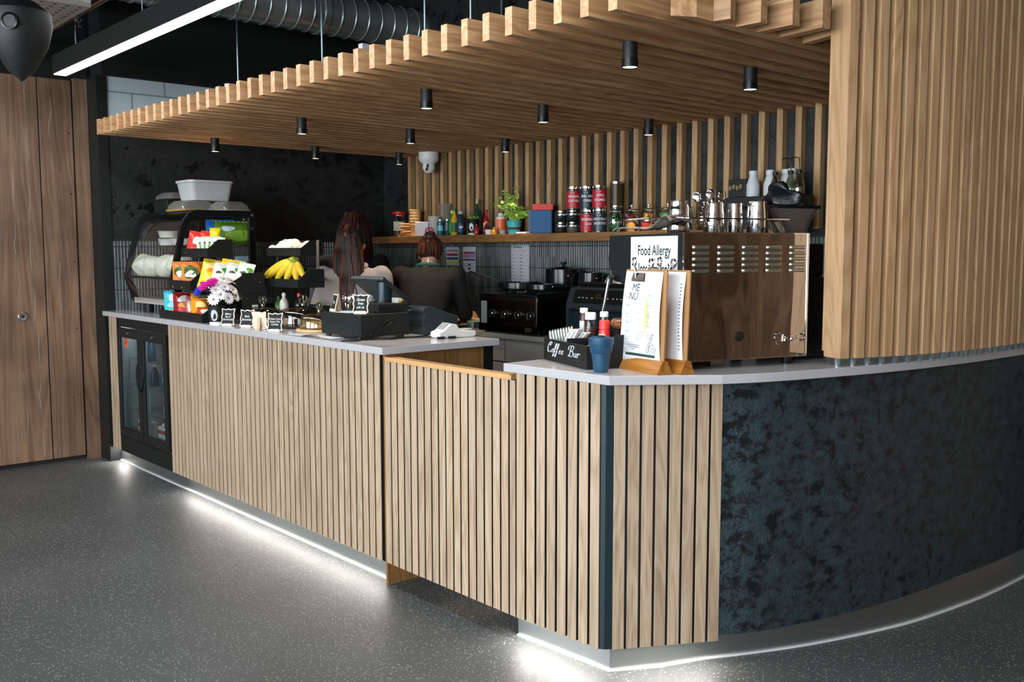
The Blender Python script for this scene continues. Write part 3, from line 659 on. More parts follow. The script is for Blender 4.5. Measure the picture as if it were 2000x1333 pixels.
def bag(label, cat, w_, h, th, col, loc, lean=25, yaw=None, group=None, decals=(), top=None, roll=0):
    """crimped foil packet standing and leaning back; decals: (colour, cx, cz, rx, rz) as fractions"""
    x, y, z = loc; yw = face_cam(x, y) if yaw is None else yaw
    t = thing('snack_packet', label, cat, loc, yw, group)
    sd = rnd.random()*50
    def S(x_, z_, side):
        u = 2*x_/w_; v = 2*z_/h-1; b = max(0, 1-abs(u)**2.6)*max(0, 1-abs(v)**3.2)
        wr = noise.noise(Vector((x_*38, z_*38, sd)))*.0045*(.3+b)
        return Vector((x_*(1-.05*math.cos(v*1.5)), side*(th/2*b**.75)+wr, z_))
    rot = Matrix.Rotation(R(-lean), 4, 'X') @ Matrix.Rotation(R(roll), 4, 'Y')
    m_ = MB(); m_.M = rot
    for sd_ in (-1, 1):
        m_.grid(lambda u, v: S((u-.5)*w_, v*h, sd_), 12, 16)
    body = m_.build('packet_film', pm(col, .28), t, smooth=True)
    for zz in (h,):
        c2 = MB(); c2.M = rot; c2.grid(lambda u, v: ((u-.5)*w_*1.0, .0022*math.sin(u*60), zz-.004+v*.014+(.004 if zz == 0 else 0)), 30, 1)
        c2.build('crimped_seal', pm(top or col, .35), t)
    for k, (c, cx, cz, rx, rz) in enumerate(decals):
        d_ = MB(); d_.M = rot; n = 18
        pts = []
        for j in range(n):
            a = 2*math.pi*j/n; f = 1+.12*math.sin(3*a+k*2+sd)
            pts.append(((cx+rx*f*math.cos(a))*w_, (cz+rz*f*math.sin(a))*h))
        vs = []
        for r_ in (1, .66, .33): vs += [S((cx*w_+(px-cx*w_)*r_), (cz*h+(pz-cz*h)*r_), -1)+Vector((0, -.0012-.0003*k, 0)) for px, pz in pts]
        vs.append(S(cx*w_, cz*h, -1)+Vector((0, -.0012-.0003*k, 0)))
        fs = [(r_*n+j, r_*n+(j+1) % n, (r_+1)*n+(j+1) % n, (r_+1)*n+j) for r_ in (0, 1) for j in range(n)]+[(2*n+j, 2*n+(j+1) % n, 3*n) for j in range(n)]
        d_.add(vs, fs).build('printed_shape', pm(c, .35), t, smooth=True)
    return t

# ================================================================== pastry case on the left
X0, X1 = -5.97, -5.20
pr_o = [(.10, 1.085), (.045, 1.255), (.115, 1.56), (.135, 1.61), (.165, 1.645), (.215, 1.668), (.60, 1.668), (.60, 1.085)]
cy_, cz_ = .36, 1.38
pr_i = [(.135, 1.115), (.088, 1.258), (.15, 1.545), (.170, 1.588), (.195, 1.612), (.230, 1.630), (.555, 1.630), (.555, 1.115)]
t = thing('pastry_display_case', 'black framed pastry display case with slanted curved glass at the counter end', 'display case', (0, 0, 0)); CASE = t
def ringX(o, i, x0, x1):
    n = len(o); m_ = MB(); vs = [(x0, *p) for p in o]+[(x0, *p) for p in i]+[(x1, *p) for p in o]+[(x1, *p) for p in i]; fs = []
    for k in range(n):
        j = (k+1) % n
        fs += [(k, j, n+j, n+k), (2*n+j, 2*n+k, 3*n+k, 3*n+j), (k, 2*n+k, 2*n+j, j), (n+j, 3*n+j, 3*n+k, n+k)]
    return m_.add(vs, fs)
for x in (X0, X1-.022): ringX(pr_o, pr_i, x, x+.022).build('side_frame', BLACKG, t, bevel=.003)
for x in (X0+.01, X1-.012): MB().prismX(pr_i, x, x+.004).build('side_glass', GLASS, t)
g = MB(); pf_ = [(y+.004, z) for y, z in pr_o[:6]]
pp = smooth_curve([Vector(p) for p in pf_[1:]], 4); pp = [Vector(pf_[0])]+pp
g.grid(lambda u, v: (X0+.022+u*(X1-X0-.044), pp[min(int(round(v*(len(pp)-1))), len(pp)-1)].x, pp[min(int(round(v*(len(pp)-1))), len(pp)-1)].y), 1, len(pp)-1)
g.build('curved_glass', GLASS, t, smooth=True)
MB().box(X0+.022, X1-.022, .045, .065, 1.25, 1.264).build('front_rail', BLACKG, t, bevel=.001)
MB().box(X0+.02, X1-.02, .20, .60, 1.650, 1.668).build('top_panel', BLACKG, t, bevel=.002)
MB().box(X0+.02, X1-.02, .10, .60, 1.085, 1.12).build('base_tray', pm('#b3aba2', .3), t, bevel=.002)
MB().box(X0+.02, X1-.02, .58, .597, 1.12, 1.65).build('rear_door', GLASSD, t)
for z in (1.25, 1.45): MB().box(X0+.024, X1-.024, .075+(z-1.25)*.28, .57, z, z+.006).build('glass_shelf', GLASS, t)
for x in (X0+.09, X1-.09):
    for y in (.17, .53): MB().cyl(.028, H, 1.086, (x, y), 20).build('foot', BLACK, t, smooth=True)
for k, z in enumerate((1.645, 1.56)): MB().at((X1+.0, .575, z), ry=R(90)).cyl(.009, -.002, .008, n=16).build('screw_knob', CHROME, t, smooth=True)
# things inside it
RB = plain('roll_bag', '#d9dcc9', .5, bump=.4, bscale=20)
for k, (x, y) in enumerate(((-5.875, .16), (-5.70, .155), (-5.52, .16), (-5.34, .165))):
    lab = ['leftmost', 'second', 'third', 'rightmost'][k]
    tag(MB().ball((0, 0, 0), (.092, .080, .072), 20, 12).jit(.02, 14, k).build('bag_of_rolls', RB, smooth=True), 'clear bag of pale bread rolls in the pastry case, %s in its row' % lab, 'bread rolls', 'bags of rolls in the pastry case').location = (x, y, 1.325)
for k, (x, z, c) in enumerate(((-5.82, 1.456, '#c5cbb6'), (-5.82, 1.506, '#c8c3a0'), (-5.62, 1.456, '#a9a489'))):
    t2 = thing('food_tub', ['lower round plastic tub on the upper shelf of the pastry case', 'upper round plastic tub stacked in the pastry case', 'round plastic tub beside the rolls in the pastry case'][k], 'tub', (x, .30, z))
    MB().lathe([(.062, 0), (.075, .042), (.08, .045)], 24).build('tub_body', FROST, t2, smooth=True); MB().cyl(.066, .004, .035, n=20).build('filling', pm(c), t2)
bag('blue packet seen through the end glass of the pastry case', 'packet', .17, .15, .06, '#1f6fb8', (-5.33, .42, 1.458), 10, R(62), decals=(('#79b8d8', 0, .6, .2, .2),))
bag('green packet with pale lettering shape in the pastry case', 'packet', .26, .14, .07, '#5d8a1e', (-5.27, .50, 1.458), 8, R(75), decals=(('#8ec23c', .05, .4, .3, .25), ('#d8e6f0', -.2, .7, .16, .12)))
bag('pale blue packet on the lower shelf of the pastry case', 'packet', .09, .12, .04, '#9cc0cf', (-5.25, .53, 1.258), 6, R(75), decals=(('#e8eef0', 0, .5, .25, .3),))
# on top of it
t = thing('storage_tub', 'milky white plastic tub with rim on top of the pastry case', 'tub', (-5.53, .42, 1.738)); 
m_ = MB(); 
def rr_(w_, d_, r_, n=6):
    out = []
    for cx, cy, a0 in ((w_/2-r_, d_/2-r_, 0), (-w_/2+r_, d_/2-r_, 90), (-w_/2+r_, -d_/2+r_, 180), (w_/2-r_, -d_/2+r_, 270)):
        for k in range(n+1): a = R(a0+90*k/n); out.append((cx+r_*math.cos(a), cy+r_*math.sin(a)))
    return out
def loft(m_, rings, cap0=True, cap1=False):
    n = len(rings[0]); vs = [p for r_ in rings for p in r_]; fs = []
    for k in range(len(rings)-1):
        for j in range(n): fs.append((k*n+j, k*n+(j+1) % n, (k+1)*n+(j+1) % n, (k+1)*n+j))
    if cap0: fs.append(tuple(range(n))[::-1])
    if cap1: fs.append(tuple((len(rings)-1)*n+j for j in range(n)))
    return m_.add(vs, fs)
loft(m_, [[(x, y, 0) for x, y in rr_(.20, .25, .03)], [(x, y, .108) for x, y in rr_(.235, .285, .035)], [(x, y, .110) for x, y in rr_(.25, .30, .04)], [(x, y, .118) for x, y in rr_(.25, .30, .04)]]).build('tub_body', FROST, t, smooth=True)
loft(MB(), [[(x, y, .118) for x, y in rr_(.252, .302, .04)], [(x, y, .124) for x, y in rr_(.252, .302, .04)]], True, True).build('lid', pm('#cfc6b4', .4), t, smooth=True)
def cake_tray(label, loc, w_, d_, h, base, yw=0):
    t = thing('cake_tray', label, 'tray', loc, yw)
    loft(MB(), [[(x, y, .0) for x, y in rr_(w_, d_, .03)], [(x, y, .012) for x, y in rr_(w_+.01, d_+.01, .03)]], True, True).build('tray_base', pm(base, .4), t, smooth=True)
    loft(MB(), [[(x, y, .012) for x, y in rr_(w_-.006, d_-.006, .03)], [(x, y, h*.6) for x, y in rr_(w_-.02, d_-.02, .03)], [(x, y, h) for x, y in rr_(w_-.07, d_-.07, .03)]], False, True).build('clear_lid', CLEARP, t, smooth=True); return t
cake_tray('clear plastic cake tray under the white tub on the pastry case', (-5.53, .33, 1.6685), .26, .24, .066, '#b08a50')
cake_tray('clear plastic lidded tray at the right end on top of the pastry case', (-5.335, .49, 1.6685), .20, .20, .06, '#9a8e80', .2)
t = tag(MB().box(-5.95, -5.72, .25, .5, 1.6685, 1.745).build('black_riser_block', BLACK, bevel=.004), 'black block on the left end of the pastry case top', 'riser')
cake_tray('clear lidded cake tray on the black block at the far left', (-5.83, .37, 1.7455), .26, .24, .055, '#1a1a1a')

# ================================================================== snack racks in front of it
def tray(t, x0, x1, y0, y1, z, hf=.045, hb=.095, name='tray'):
    m_ = MB(); m_.box(x0, x1, y0, y1, z, z+.008); m_.box(x0, x1, y0, y0+.008, z+.008, z+hf); m_.box(x0, x1, y1-.008, y1, z+.008, z+hb)
    for x in (x0, x1-.008): m_.prismX([(y0+.008, z+.008), (y1-.008, z+.008), (y1-.008, z+hb), (y0+(y1-y0)*.45, z+hb), (y0+.008, z+hf)], x, x+.008)
    return m_.build(name, BLACKW, t)
t = thing('snack_rack', 'three-tier black wooden rack of snack packets in front of the display case', 'rack', (0, 0, 0))
tray(t, -5.255, -4.655, -.005, .125, H+.0, .05, .085, 'bottom_tray'); tray(t, -5.19, -4.885, .03, .17, 1.195, .055, .10, 'middle_tray'); tray(t, -5.19, -4.82, .11, .26, 1.385, .05, .10, 'top_tray')
for x in (-5.185, -4.897): MB().tube([(x, .135, H), (x, .20, 1.30), (x, .255, 1.485)], .009, 4).build('side_post', BLACKW, t)
t = thing('snack_rack', 'single-tray black wooden rack with yellow packets to the right of the first rack', 'rack', (0, 0, 0))
tray(t, -4.865, -4.445, .055, .265, 1.193, .05, .10, 'middle_tray')
MB().box(-4.462, -4.447, .14, .27, H, 1.30).build('side_panel', BLACKW, t); MB().box(-4.85, -4.842, .15, .27, H, 1.20).build('side_panel', BLACKW, t)
MB().box(-4.4465, -4.4455, .19, .225, 1.10, 1.125).build('price_sticker', pm('#b5b8b5'), t)
for y, z in ((.16, 1.25), (.24, 1.25), (.16, 1.16), (.25, 1.16)): MB().at((-4.446, y, z), ry=R(90)).cyl(.004, 0, .003, n=10).build('screw', CHROME, t)
zt = H+.012
bag('teal snack packet with white and blue print at the left of the bottom tray', 'packet', .125, .17, .045, '#3fb6c4', (-5.17, .055, zt), 35, decals=(('#dff0ea', 0, .68, .3, .18), ('#8fd4dc', 0, .4, .35, .14), ('#e6c844', -.25, .15, .15, .06)), top='#2a9db0')
bag('dark red snack packet with pale label second from the left in the bottom tray', 'packet', .12, .17, .045, '#8e1f22', (-5.03, .05, zt), 38, decals=(('#e4d9d4', .02, .68, .3, .15), ('#e08a3c', .05, .42, .3, .12), ('#d4474a', -.1, .2, .2, .1)), top='#a33030')
bag('narrow mauve snack bar leaning in the bottom tray', 'packet', .04, .14, .02, '#b5727e', (-4.935, .045, zt), 35, decals=(('#ead6d4', 0, .55, .3, .3),))
bag('plain orange snack bar leaning beside the mauve one', 'packet', .05, .16, .03, '#ef9a23', (-4.87, .05, zt), 35, decals=(('#f7c04a', 0, .5, .3, .3),))
bag('orange snack packet with yellow label at the right of the bottom tray', 'packet', .10, .14, .05, '#ef8f22', (-4.785, .045, zt), 40, decals=(('#f8d87a', .0, .62, .3, .2), ('#c8401c', .05, .25, .3, .12)))
bag('low red and orange packet lying at the end of the bottom tray', 'packet', .09, .09, .04, '#b9471f', (-4.70, .035, zt), 45, decals=(('#f0e2d8', .0, .55, .3, .2),))
zt = 1.207
for k, x in enumerate((-5.105, -4.975, )):
    bag(['orange oval snack packet with dark green badge in the middle tray', 'second orange snack packet with green badge half behind the tray edge'][k], 'packet', .125, .15, .05, '#d97b35', (x, .085, zt), 20, None, 'orange packets on the middle tray', (('#3c5a1c', -.08, .6, .34, .28), ('#f2efe0', -.08, .5, .26, .14), ('#e8543a', .25, .3, .16, .16)))
bag('dark maroon packet behind the orange ones at the left of the middle tray', 'packet', .07, .15, .04, '#5a1626', (-5.16, .125, zt), 12, decals=(('#a03048', 0, .5, .25, .2),))
zt = 1.397
for k, (x, y, r_) in enumerate(((-5.10, .155, -12), (-5.02, .20, -8))):
    bag(['front red snack packet with white label in the top tray', 'rear red snack packet with white label in the top tray'][k], 'packet', .11, .14, .04, '#d8342c', (x, y, zt), 22, None, 'red packets in the top tray', (('#f0e4de', .03, .6, .28, .18), ('#e86a5a', 0, .2, .3, .1)), roll=-r_)
bag('small yellow packet behind the red ones in the top tray', 'packet', .06, .15, .03, '#e6c51e', (-4.965, .225, zt), 10)
for k in range(5):
    bag(['first', 'second', 'third', 'fourth', 'fifth'][k]+' small white and green packet from the left in the top tray', 'packet', .05, .10, .022, '#dbe2cf', (-5.0+.034*k, .165+.006*k, zt), 16, None, 'small white packets in the top tray', (('#6f9a48', 0, .5, .25, .2), ('#2c3a2c', 0, .72, .2, .06)), roll=6*k-12)
zt = 1.206
for k, (x, y) in enumerate(((-4.775, .09), (-4.665, .15))):
    bag(['front yellow snack packet with blue and pink feet in the right-hand rack', 'rear yellow snack packet half hidden in the right-hand rack'][k], 'packet', .13, .20, .04, '#edc62f', (x, y, zt), 38, None, 'yellow packets', (('#f4dd7a', 0, .75, .35, .14), ('#2b4fa8', .05, .1, .14, .07), ('#d8447a', -.25, .12, .14, .08), ('#e8862a', -.05, .6, .2, .07), ('#f0f0ee', .2, .12, .15, .06)), roll=12)
for k, (x, y) in enumerate(((-4.665, .085), (-4.575, .12), (-4.50, .15))):
    bag(['leftmost', 'middle', 'rightmost'][k]+' white snack packet with green flash in the right-hand rack', 'packet', .09, .17, .035, '#dcdccb', (x, y, zt), 34, None, 'white packets in the right-hand rack', (('#3f8f35', .25, .75, .2, .1), ('#e8b0a0', -.1, .25, .25, .12), ('#3a3a38', -.1, .62, .2, .05)), roll=14)

# ================================================================== flowers
t = thing('flower_pot', 'black paper cup of artificial flowers with white oval badge', 'flower pot', (-4.475, -.0, H))
MB().lathe([(.036, 0), (.047, .10), (.050, .103)], 28).build('paper_cup', BLACK, t, smooth=True)
m_ = MB(); m_.at((0, 0, 0), face_cam(-4.475, 0)-.35)
n = 24; vs = []
for j in range(n):
    a = 2*math.pi*j/n; xx = .019*math.cos(a); zz = .055+.030*math.sin(a); rr2 = .0375+.11*zz; vs.append((rr2*math.sin(xx/rr2), -rr2*math.cos(xx/rr2), zz))
m_.add(vs, [tuple(range(n))]).build('oval_badge', pm('#c4c9d0', .5), t)
MB().lathe([(.040, 0), (.038, .02)], 24).build('cup_foot', WHITE, t, smooth=True)
WH = pm('#e6e1e2', .6)
fl = [(-.015, -.045, .140, 'w'), (.062, -.035, .145, 'w'), (.022, -.045, .165, 'w'), (.085, -.01, .19, 'w'), (.045, -.02, .205, 'w'), (.012, .0, .215, 'w'), (.078, .02, .235, 'w'), (.04, .02, .245, 'w'), (.10, .0, .155, 'w'), (.0, -.03, .19, 'w'), (-.03, -.015, .215, 'm'), (-.06, -.02, .20, 'm'), (-.015, -.03, .225, 'm'), (-.085, -.01, .175, 'b')]
m0 = Matrix.Rotation(face_cam(-4.475, 0), 4, 'Z')
for k, (x, y, z, kind) in enumerate(fl):
    m_ = MB(); c = Vector((x, y, z)); nrm = (c-Vector((0, .05, .12))).normalized(); q = Vector((0, 0, 1)).rotation_difference(nrm).to_matrix().to_4x4()
    m_.M = m0 @ Matrix.Translation(c) @ q
    if kind == 'w':
        for j in range(13):
            a = 2*math.pi*j/13; rz_ = Matrix.Rotation(a, 4, 'Z'); base = m_.M
            m_.M = base @ rz_; m_.grid(lambda u, v: (.005+.031*u, (v-.5)*.016*math.sin(math.pi*min(1, .25+u*.8))**.6, .004*math.sin(u*2.5)), 4, 2); m_.M = base
        o = m_.build('daisy_petals', WH, t, smooth=True)
        c2 = MB(); c2.M = m0 @ Matrix.Translation(c) @ q; c2.ball((0, 0, .002), (.006, .006, .004), 10, 6).build('daisy_eye', pm('#8a7a3a', .7), o)
    else:
        for j in range(46):
            a = j*2.4; r_ = .034*math.sqrt(j/46); p0 = Vector((r_*.3*math.cos(a), r_*.3*math.sin(a), 0)); p1 = Vector((r_*math.cos(a), r_*math.sin(a), .022*(1-r_*18*.5)))
            m_.tube([p0, p1], [.0035, .0022], 5)
        m_.build('pompom_bloom', pm('#d81fa0' if kind == 'm' else '#2347c8', .6), t, smooth=True)
MB().tube([(0, 0, .09), (0, 0, .17)], .006, 8).tube([(0, 0, .09), (.04, .0, .18)], .004, 6).tube([(0, 0, .09), (-.06, .0, .16)], .004, 6).build('stems', pm('#3c5a2a'), t)

# ================================================================== chalkboard signs
def chalk_sign(label, loc, yaw, txt, w_=.072, h=.085, size=.0185, block=True):
    t = thing('chalkboard_sign', label, 'sign', loc, yaw, 'little chalkboard signs')
    n = 96; out = []
    for j in range(n):
        a = 2*math.pi*j/n; c_, s_ = math.cos(a), math.sin(a); k = 1/max(abs(c_), abs(s_)); f = 1+.055*math.cos(8*a)
        out.append((c_*k*w_/2*f, h/2+.008+s_*k*h/2*f))
    rot = Matrix.Rotation(R(-14), 4, 'X'); o = MB(); o.M = rot; o.prismY(out, 0, .0035); o.build('scalloped_frame', pm('#e3d6bf', .6), t)
    inn_ = [(x*.86, (z-h/2-.008)*.88+h/2+.008) for x, z in out]; o = MB(); o.M = rot; o.prismY(inn_, -.0008, 0); b_ = o.build('board', pm('#101513', .7), t)
    o = MB(); o.M = rot; text(o, txt, size, lambda x, y: (x, -.0013, h/2+.008+y), .8, shear=.15, line=1.0, bold=.012); o.build('lettering', pm('#d9dcdc', .8), b_)
    MB().prismX([(.0, 0), (.040, 0), (.034, .012), (.026, .06), (.020, .062), (.012, .012)], -.007, .007).build('easel_foot', PLYW, t)
    MB().prismY([(-.03, 0), (.03, 0), (.024, .014), (-.024, .014)], -.004, .012).build('front_foot', pm('#d8cfc4', .6), t, bevel=.002)
    return t
chalk_sign('chalkboard sign nearest the flowers, reading Shortbread on its last line', (-4.365, .005, H), R(38), 'Millions\nBar of\nShortbread', size=.0145)
chalk_sign('chalkboard sign reading Rolo Brownies in front of the first cake dome', (-4.205, .035, H), R(38), 'Rolo\nBrownies', size=.017)
chalk_sign('chalkboard sign turned away showing its bare wooden back', (-4.04, .035, H), R(222), 'Cake')
chalk_sign('chalkboard sign reading Cookies in front of the second cake dome', (-3.86, .015, H), R(44), 'White Choc\nNutter Nut\nCookies', size=.0135)

# ================================================================== cake domes
def cake_dome(label, loc, r_, hd, board, goods, kn=.02):
    t = thing('cake_dome', label, 'cake dome', loc, 0, 'glass cake domes')
    if board: MB().lathe([(r_+.012, 0), (r_+.016, .006), (r_+.012, .014)], 40).build('wooden_board', BOARDW, t, smooth=True)
    else: MB().lathe([(r_+.004, 0), (r_+.008, .006), (r_+.004, .012)], 40).build('slate_board', BLACK, t, smooth=True)
    z0 = .0145
    prof = [(r_, z0), (r_+.002, z0+hd*.55), (r_-.004, z0+hd*.68), (r_*.86, z0+hd*.82), (r_*.6, z0+hd*.94), (r_*.25, z0+hd), (.012, z0+hd+.004)]
    MB().lathe(prof, 44, close=False).build('glass_dome', thin_glass('dome_glass_%d' % len(MATS), '#e6e4d2', .17, .03, .93), t, smooth=True)
    MB().lathe([(.010, z0+hd+.003), (.009, z0+hd+.012), (kn*.7, z0+hd+.018), (kn, z0+hd+.018+kn*.8), (kn*.75, z0+hd+.018+kn*1.5), (0, z0+hd+.018+kn*1.8)], 20).build('glass_knob', thin_glass('knob_glass_%d' % len(MATS), '#cfd0b8', .5, .04, .8), t, smooth=True)
    return t
cake_dome('low glass cake dome behind the Rolo Brownies sign', (-4.31, .185, H), .105, .085, False, None, .024)
cake_dome('large glass cake dome in the middle holding brown slices', (-4.03, .27, H), .125, .095, False, None, .026)
cake_dome('small glass cake dome on a pale round board beside the till', (-3.745, .20, H), .10, .078, True, None, .019)
COOK = plain('oat_cookie', '#c8a468', .8, bump=.6, bscale=60); BROWN = plain('brownie', '#3a2216', .8, bump=.6, bscale=50); PINKC = plain('pale_slice', '#d6b49a', .7, bump=.4, bscale=40)
for k, (x, y, z, a) in enumerate(((-3.79, .165, .0155, 0), (-3.735, .165, .0155, .3), (-3.76, .185, .030, .1), (-3.70, .195, .0155, .6), (-3.705, .215, .031, .2))):
    tag(MB().ball((0, 0, .011), (.038, .038, .011), 18, 8).jit(.006, 40, k).build('cookie', COOK, smooth=True), ['front left oat cookie', 'front centre oat cookie', 'upper oat cookie leaning on the front two', 'front right oat cookie', 'oat cookie on top at the right'][k]+' under the small glass dome', 'cookie', 'cookies under the small dome').location = (x, y, H+z)
for k, (x, y) in enumerate(((-4.09, .23), (-4.03, .25), (-3.97, .27), (-4.06, .31), (-3.99, .33))):
    tag(MB().box(-.026, .026, -.03, .03, 0, .032).jit(.004, 30, k).build('cake_slice', PINKC if k in (0, 2) else BROWN, bevel=.003), ['pale slice at the front left', 'brown slice at the front centre', 'pale slice at the front right', 'brown slice at the back left', 'brown slice at the back right'][k]+' under the large glass dome', 'cake', 'slices under the large dome').location = (x, y, H+.0125)
for k, (x, y) in enumerate(((-4.35, .15), (-4.29, .16), (-4.25, .20), (-4.32, .22))):
    tag(MB().box(-.024, .024, -.028, .028, 0, .03).jit(.004, 30, k+9).build('cake_slice', PINKC if k % 2 == 0 else BROWN, bevel=.003), ['pale slice at the front left', 'brown slice at the front', 'pale slice at the right', 'brown slice at the back'][k]+' under the low glass dome', 'cake', 'slices under the low dome').location = (x, y, H+.0125)

# ================================================================== banana rack
t = thing('fruit_rack', 'two-tier black wooden rack with bananas behind the cake domes', 'rack', (0, 0, 0))
tray(t, -4.66, -4.27, .395, .535, 1.392, .045, .085, 'top_tray'); tray(t, -4.64, -4.15, .31, .47, 1.222, .045, .10, 'middle_tray'); tray(t, -4.66, -4.13, .30, .52, 1.03, .06, .09, 'bottom_tray')
for x in (-4.655, -4.165):
    MB().tube([(x+.01, .33, H), (x, .44, 1.30), (x-.02 if x < -4.3 else x-.10, .50, 1.475)], .010, 4).build('side_post', BLACKW, t)
for y, z in ((.45, 1.27), (.45, 1.24), (.50, 1.43)): MB().at((-4.148 if z < 1.4 else -4.268, y, z), ry=R(90)).cyl(.005, 0, .004, n=10).build('screw', CHROME, t)
BAN = plain('banana_skin', '#cdaa22', .5, var=.12, bscale=30); BTIP = pm('#7f8f22', .6); SCAR = pm('#efe3a8', .5)
hub = Vector((-4.37, .43, 1.375))
t = thing('banana_bunch', 'bunch of ripe bananas in the middle tray of the black rack', 'bananas', (0, 0, 0))
for k, (dx, dy, dz, bulge) in enumerate(((-.25, -.09, -.115, .05), (-.19, -.10, -.125, .05), (-.10, -.09, -.13, .035), (-.02, -.07, -.135, .02), (.05, -.03, -.13, -.03), (.085, .0, -.11, -.04), (-.14, -.02, -.08, .06))):
    e = hub+Vector((dx, dy, dz)); mid = (hub+e)/2+Vector((bulge*.8, -.01, bulge*.9 if dx < 0 else .02)); pts = []
    for j in range(13): s_ = j/12; pts.append((1-s_)**2*hub+2*s_*(1-s_)*mid+s_*s_*e)
    rad = [.006, .007, .010, .015, .0185, .020, .0205, .0205, .020, .019, .016, .011, .005]
    o = MB().tube(pts, rad, 10).build('banana', BAN, t, smooth=True)
    MB().tube(pts[:4], [q+.0008 for q in rad[:4]], 10).build('stalk', BTIP, o, smooth=True)
MB().ball(tuple(hub), (.022, .016, .012), 12, 8).build('crown', pm('#5c5a24', .8), t, smooth=True)
for k in range(12):
    x = -4.63+.028*k+rnd.uniform(-.008, .008)
    p = tag(MB().lathe([(0, 0), (.026, .001), (.028, .004), (.026, .007), (0, .008)], 18).build('wrapped_biscuit', pm('#d8b3a4' if k % 2 else '#e9ddd4', .4), smooth=True), '%s wrapped pink biscuit from the left in the top tray of the fruit rack' % ('first second third fourth fifth sixth seventh eighth ninth tenth eleventh twelfth'.split()[k]), 'biscuit', 'wrapped biscuits')
    p.location = (x, .425+.030*((k*5) % 3), 1.428+.011*((k*7) % 4)); p.rotation_euler = (R(58+10*((k*3) % 3)), R(rnd.uniform(-35, 35)), R(59+rnd.uniform(-25, 25)))
def squeeze(label, loc, r_, h, col, cap, band=None, grp=None, name='sauce_bottle', neck=.35, caph=.10):
    t = thing(name, label, 'bottle', loc, face_cam(loc[0], loc[1]), grp)
    MB().lathe([(r_*.92, 0), (r_, .006), (r_, h*.58), (r_*.8, h*.70), (r_*neck, h*.82), (r_*neck, h*.88)], 22).build('bottle_body', pm(col, .2), t, smooth=True)
    MB().lathe([(r_*neck*1.25, h*.86), (r_*neck*1.2, h*(.86+caph)), (r_*neck*.5, h)], 18).build('cap', pm(cap, .35), t, smooth=True)
    if band: label_wrap(r_, r_*2.6, h*.15, h*.52, pm(band, .5), t)
    return t
squeeze('white squeeze bottle in the bottom of the fruit rack', (-4.42, .37, 1.039), .026, .15, '#d9d4cc', '#e8e4dc')
squeeze('green sauce bottle left of the white one in the fruit rack', (-4.50, .38, 1.039), .024, .13, '#4a7a24', '#2e5418')
squeeze('dark sauce bottle with red cap in the fruit rack', (-4.25, .37, 1.039), .027, .155, '#190d0c', '#b81f24', '#2c1a16')
t = thing('cutlery_holder', 'black holder of metal cutlery between fruit rack and till', 'cutlery holder', (-3.93, .50, H))
MB().lathe([(.042, 0), (.045, .10), (.041, .10), (.038, .006), (0, .006)], 24).build('pot', BLACK, t, smooth=True)
for k in range(8):
    a = k*.8; x, y = .02*math.cos(a), .02*math.sin(a); q = MB(); q.tube([(x*.5, y*.5, .01), (x*1.6, y*1.6, .13)], .0022, 6, flat=.5); q.M = Matrix.Translation((x*2.1, y*2.1, .165)) @ Matrix.Rotation(a, 4, 'Z'); q.ball((0, 0, -.02), (.004, .012, .022), 10, 6)
    q.build('spoon' if k % 2 else 'fork', CHROME, t, smooth=True)

# ================================================================== till
t = thing('cash_drawer', 'long black metal cash drawer at the front of the counter', 'cash drawer', (0, 0, 0))
MB().box(-3.50, -3.17, .07, .335, 1.037, 1.137).build('drawer_case', BLACK, t, bevel=.003)
MB().box(-3.495, -3.175, .066, .070, 1.043, 1.125).build('drawer_front', BLACK, t, bevel=.001)
for x in (-3.47, -3.20):
    for y in (.09, .31): MB().cyl(.012, H, 1.037, (x, y), 14).build('rubber_foot', BLACK, t)
t = thing('till_screen', 'black touchscreen till on a round pole tilted towards the staff', 'till', (0, 0, 0))
MB().box(-3.45, -3.22, .20, .36, 1.1375, 1.178).build('printer_base', BLACK, t, bevel=.003)
bpy.context.view_layer.update()
TLv, TRv, BRv, BLv = Vector((-3.60, .30, 1.300)), Vector((-3.32, .30, 1.300)), Vector((-3.32, .455, 1.185)), Vector((-3.60, .455, 1.185))
nn = (TRv-TLv).cross(BLv-TLv).normalized(); nn = nn if nn.z > 0 else -nn
m_ = MB(); vs = [TLv, TRv, BRv, BLv]; m_.add([tuple(p) for p in vs]+[tuple(p-nn*.022) for p in vs], [(0, 1, 2, 3), (7, 6, 5, 4), (0, 4, 5, 1), (1, 5, 6, 2), (2, 6, 7, 3), (3, 7, 4, 0)]); m_.build('screen_case', pm('#20272a', .35), t, bevel=.004)
MB().cyl(.036, 1.178, 1.272, (-3.36, .325), 28).build('pole', pm('#1c2a33', .3, metal=.3), t, smooth=True)
MB().cyl(.045, 1.178, 1.184, (-3.36, .325), 28).build('pole_foot', BLACKG, t, smooth=True)
t = thing('card_reader_puck', 'small pale grey card reader on the till base', 'card reader', (-3.415, .245, 1.1785), R(15))
MB().prismX([(-.03, 0), (.04, 0), (.04, .028), (.02, .034), (-.03, .008)], -.03, .03).build('reader_body', pm('#aeb9c2', .4), t, bevel=.003)
t = thing('usb_hub', 'small pale plastic block with yellow edge on the till base', 'adaptor', (-3.265, .335, 1.1785))
MB().box(-.03, .02, -.01, .01, 0, .022).build('block', pm('#b4b3a8', .5), t, bevel=.001); MB().box(.0205, .04, -.006, .006, .01, .018).build('plug', pm('#b39c4a', .5), t)
chalk_sign('chalkboard sign standing edge-on at the left end of the cash drawer', (-3.455, .10, 1.1375), R(-12), 'Tips', w_=.06, h=.075)
chalk_sign('chalkboard sign on the cash drawer with three lines of chalk writing', (-3.215, .10, 1.1375), R(45), 'Gluten\nFree\nask us', w_=.068, h=.080, size=.017)
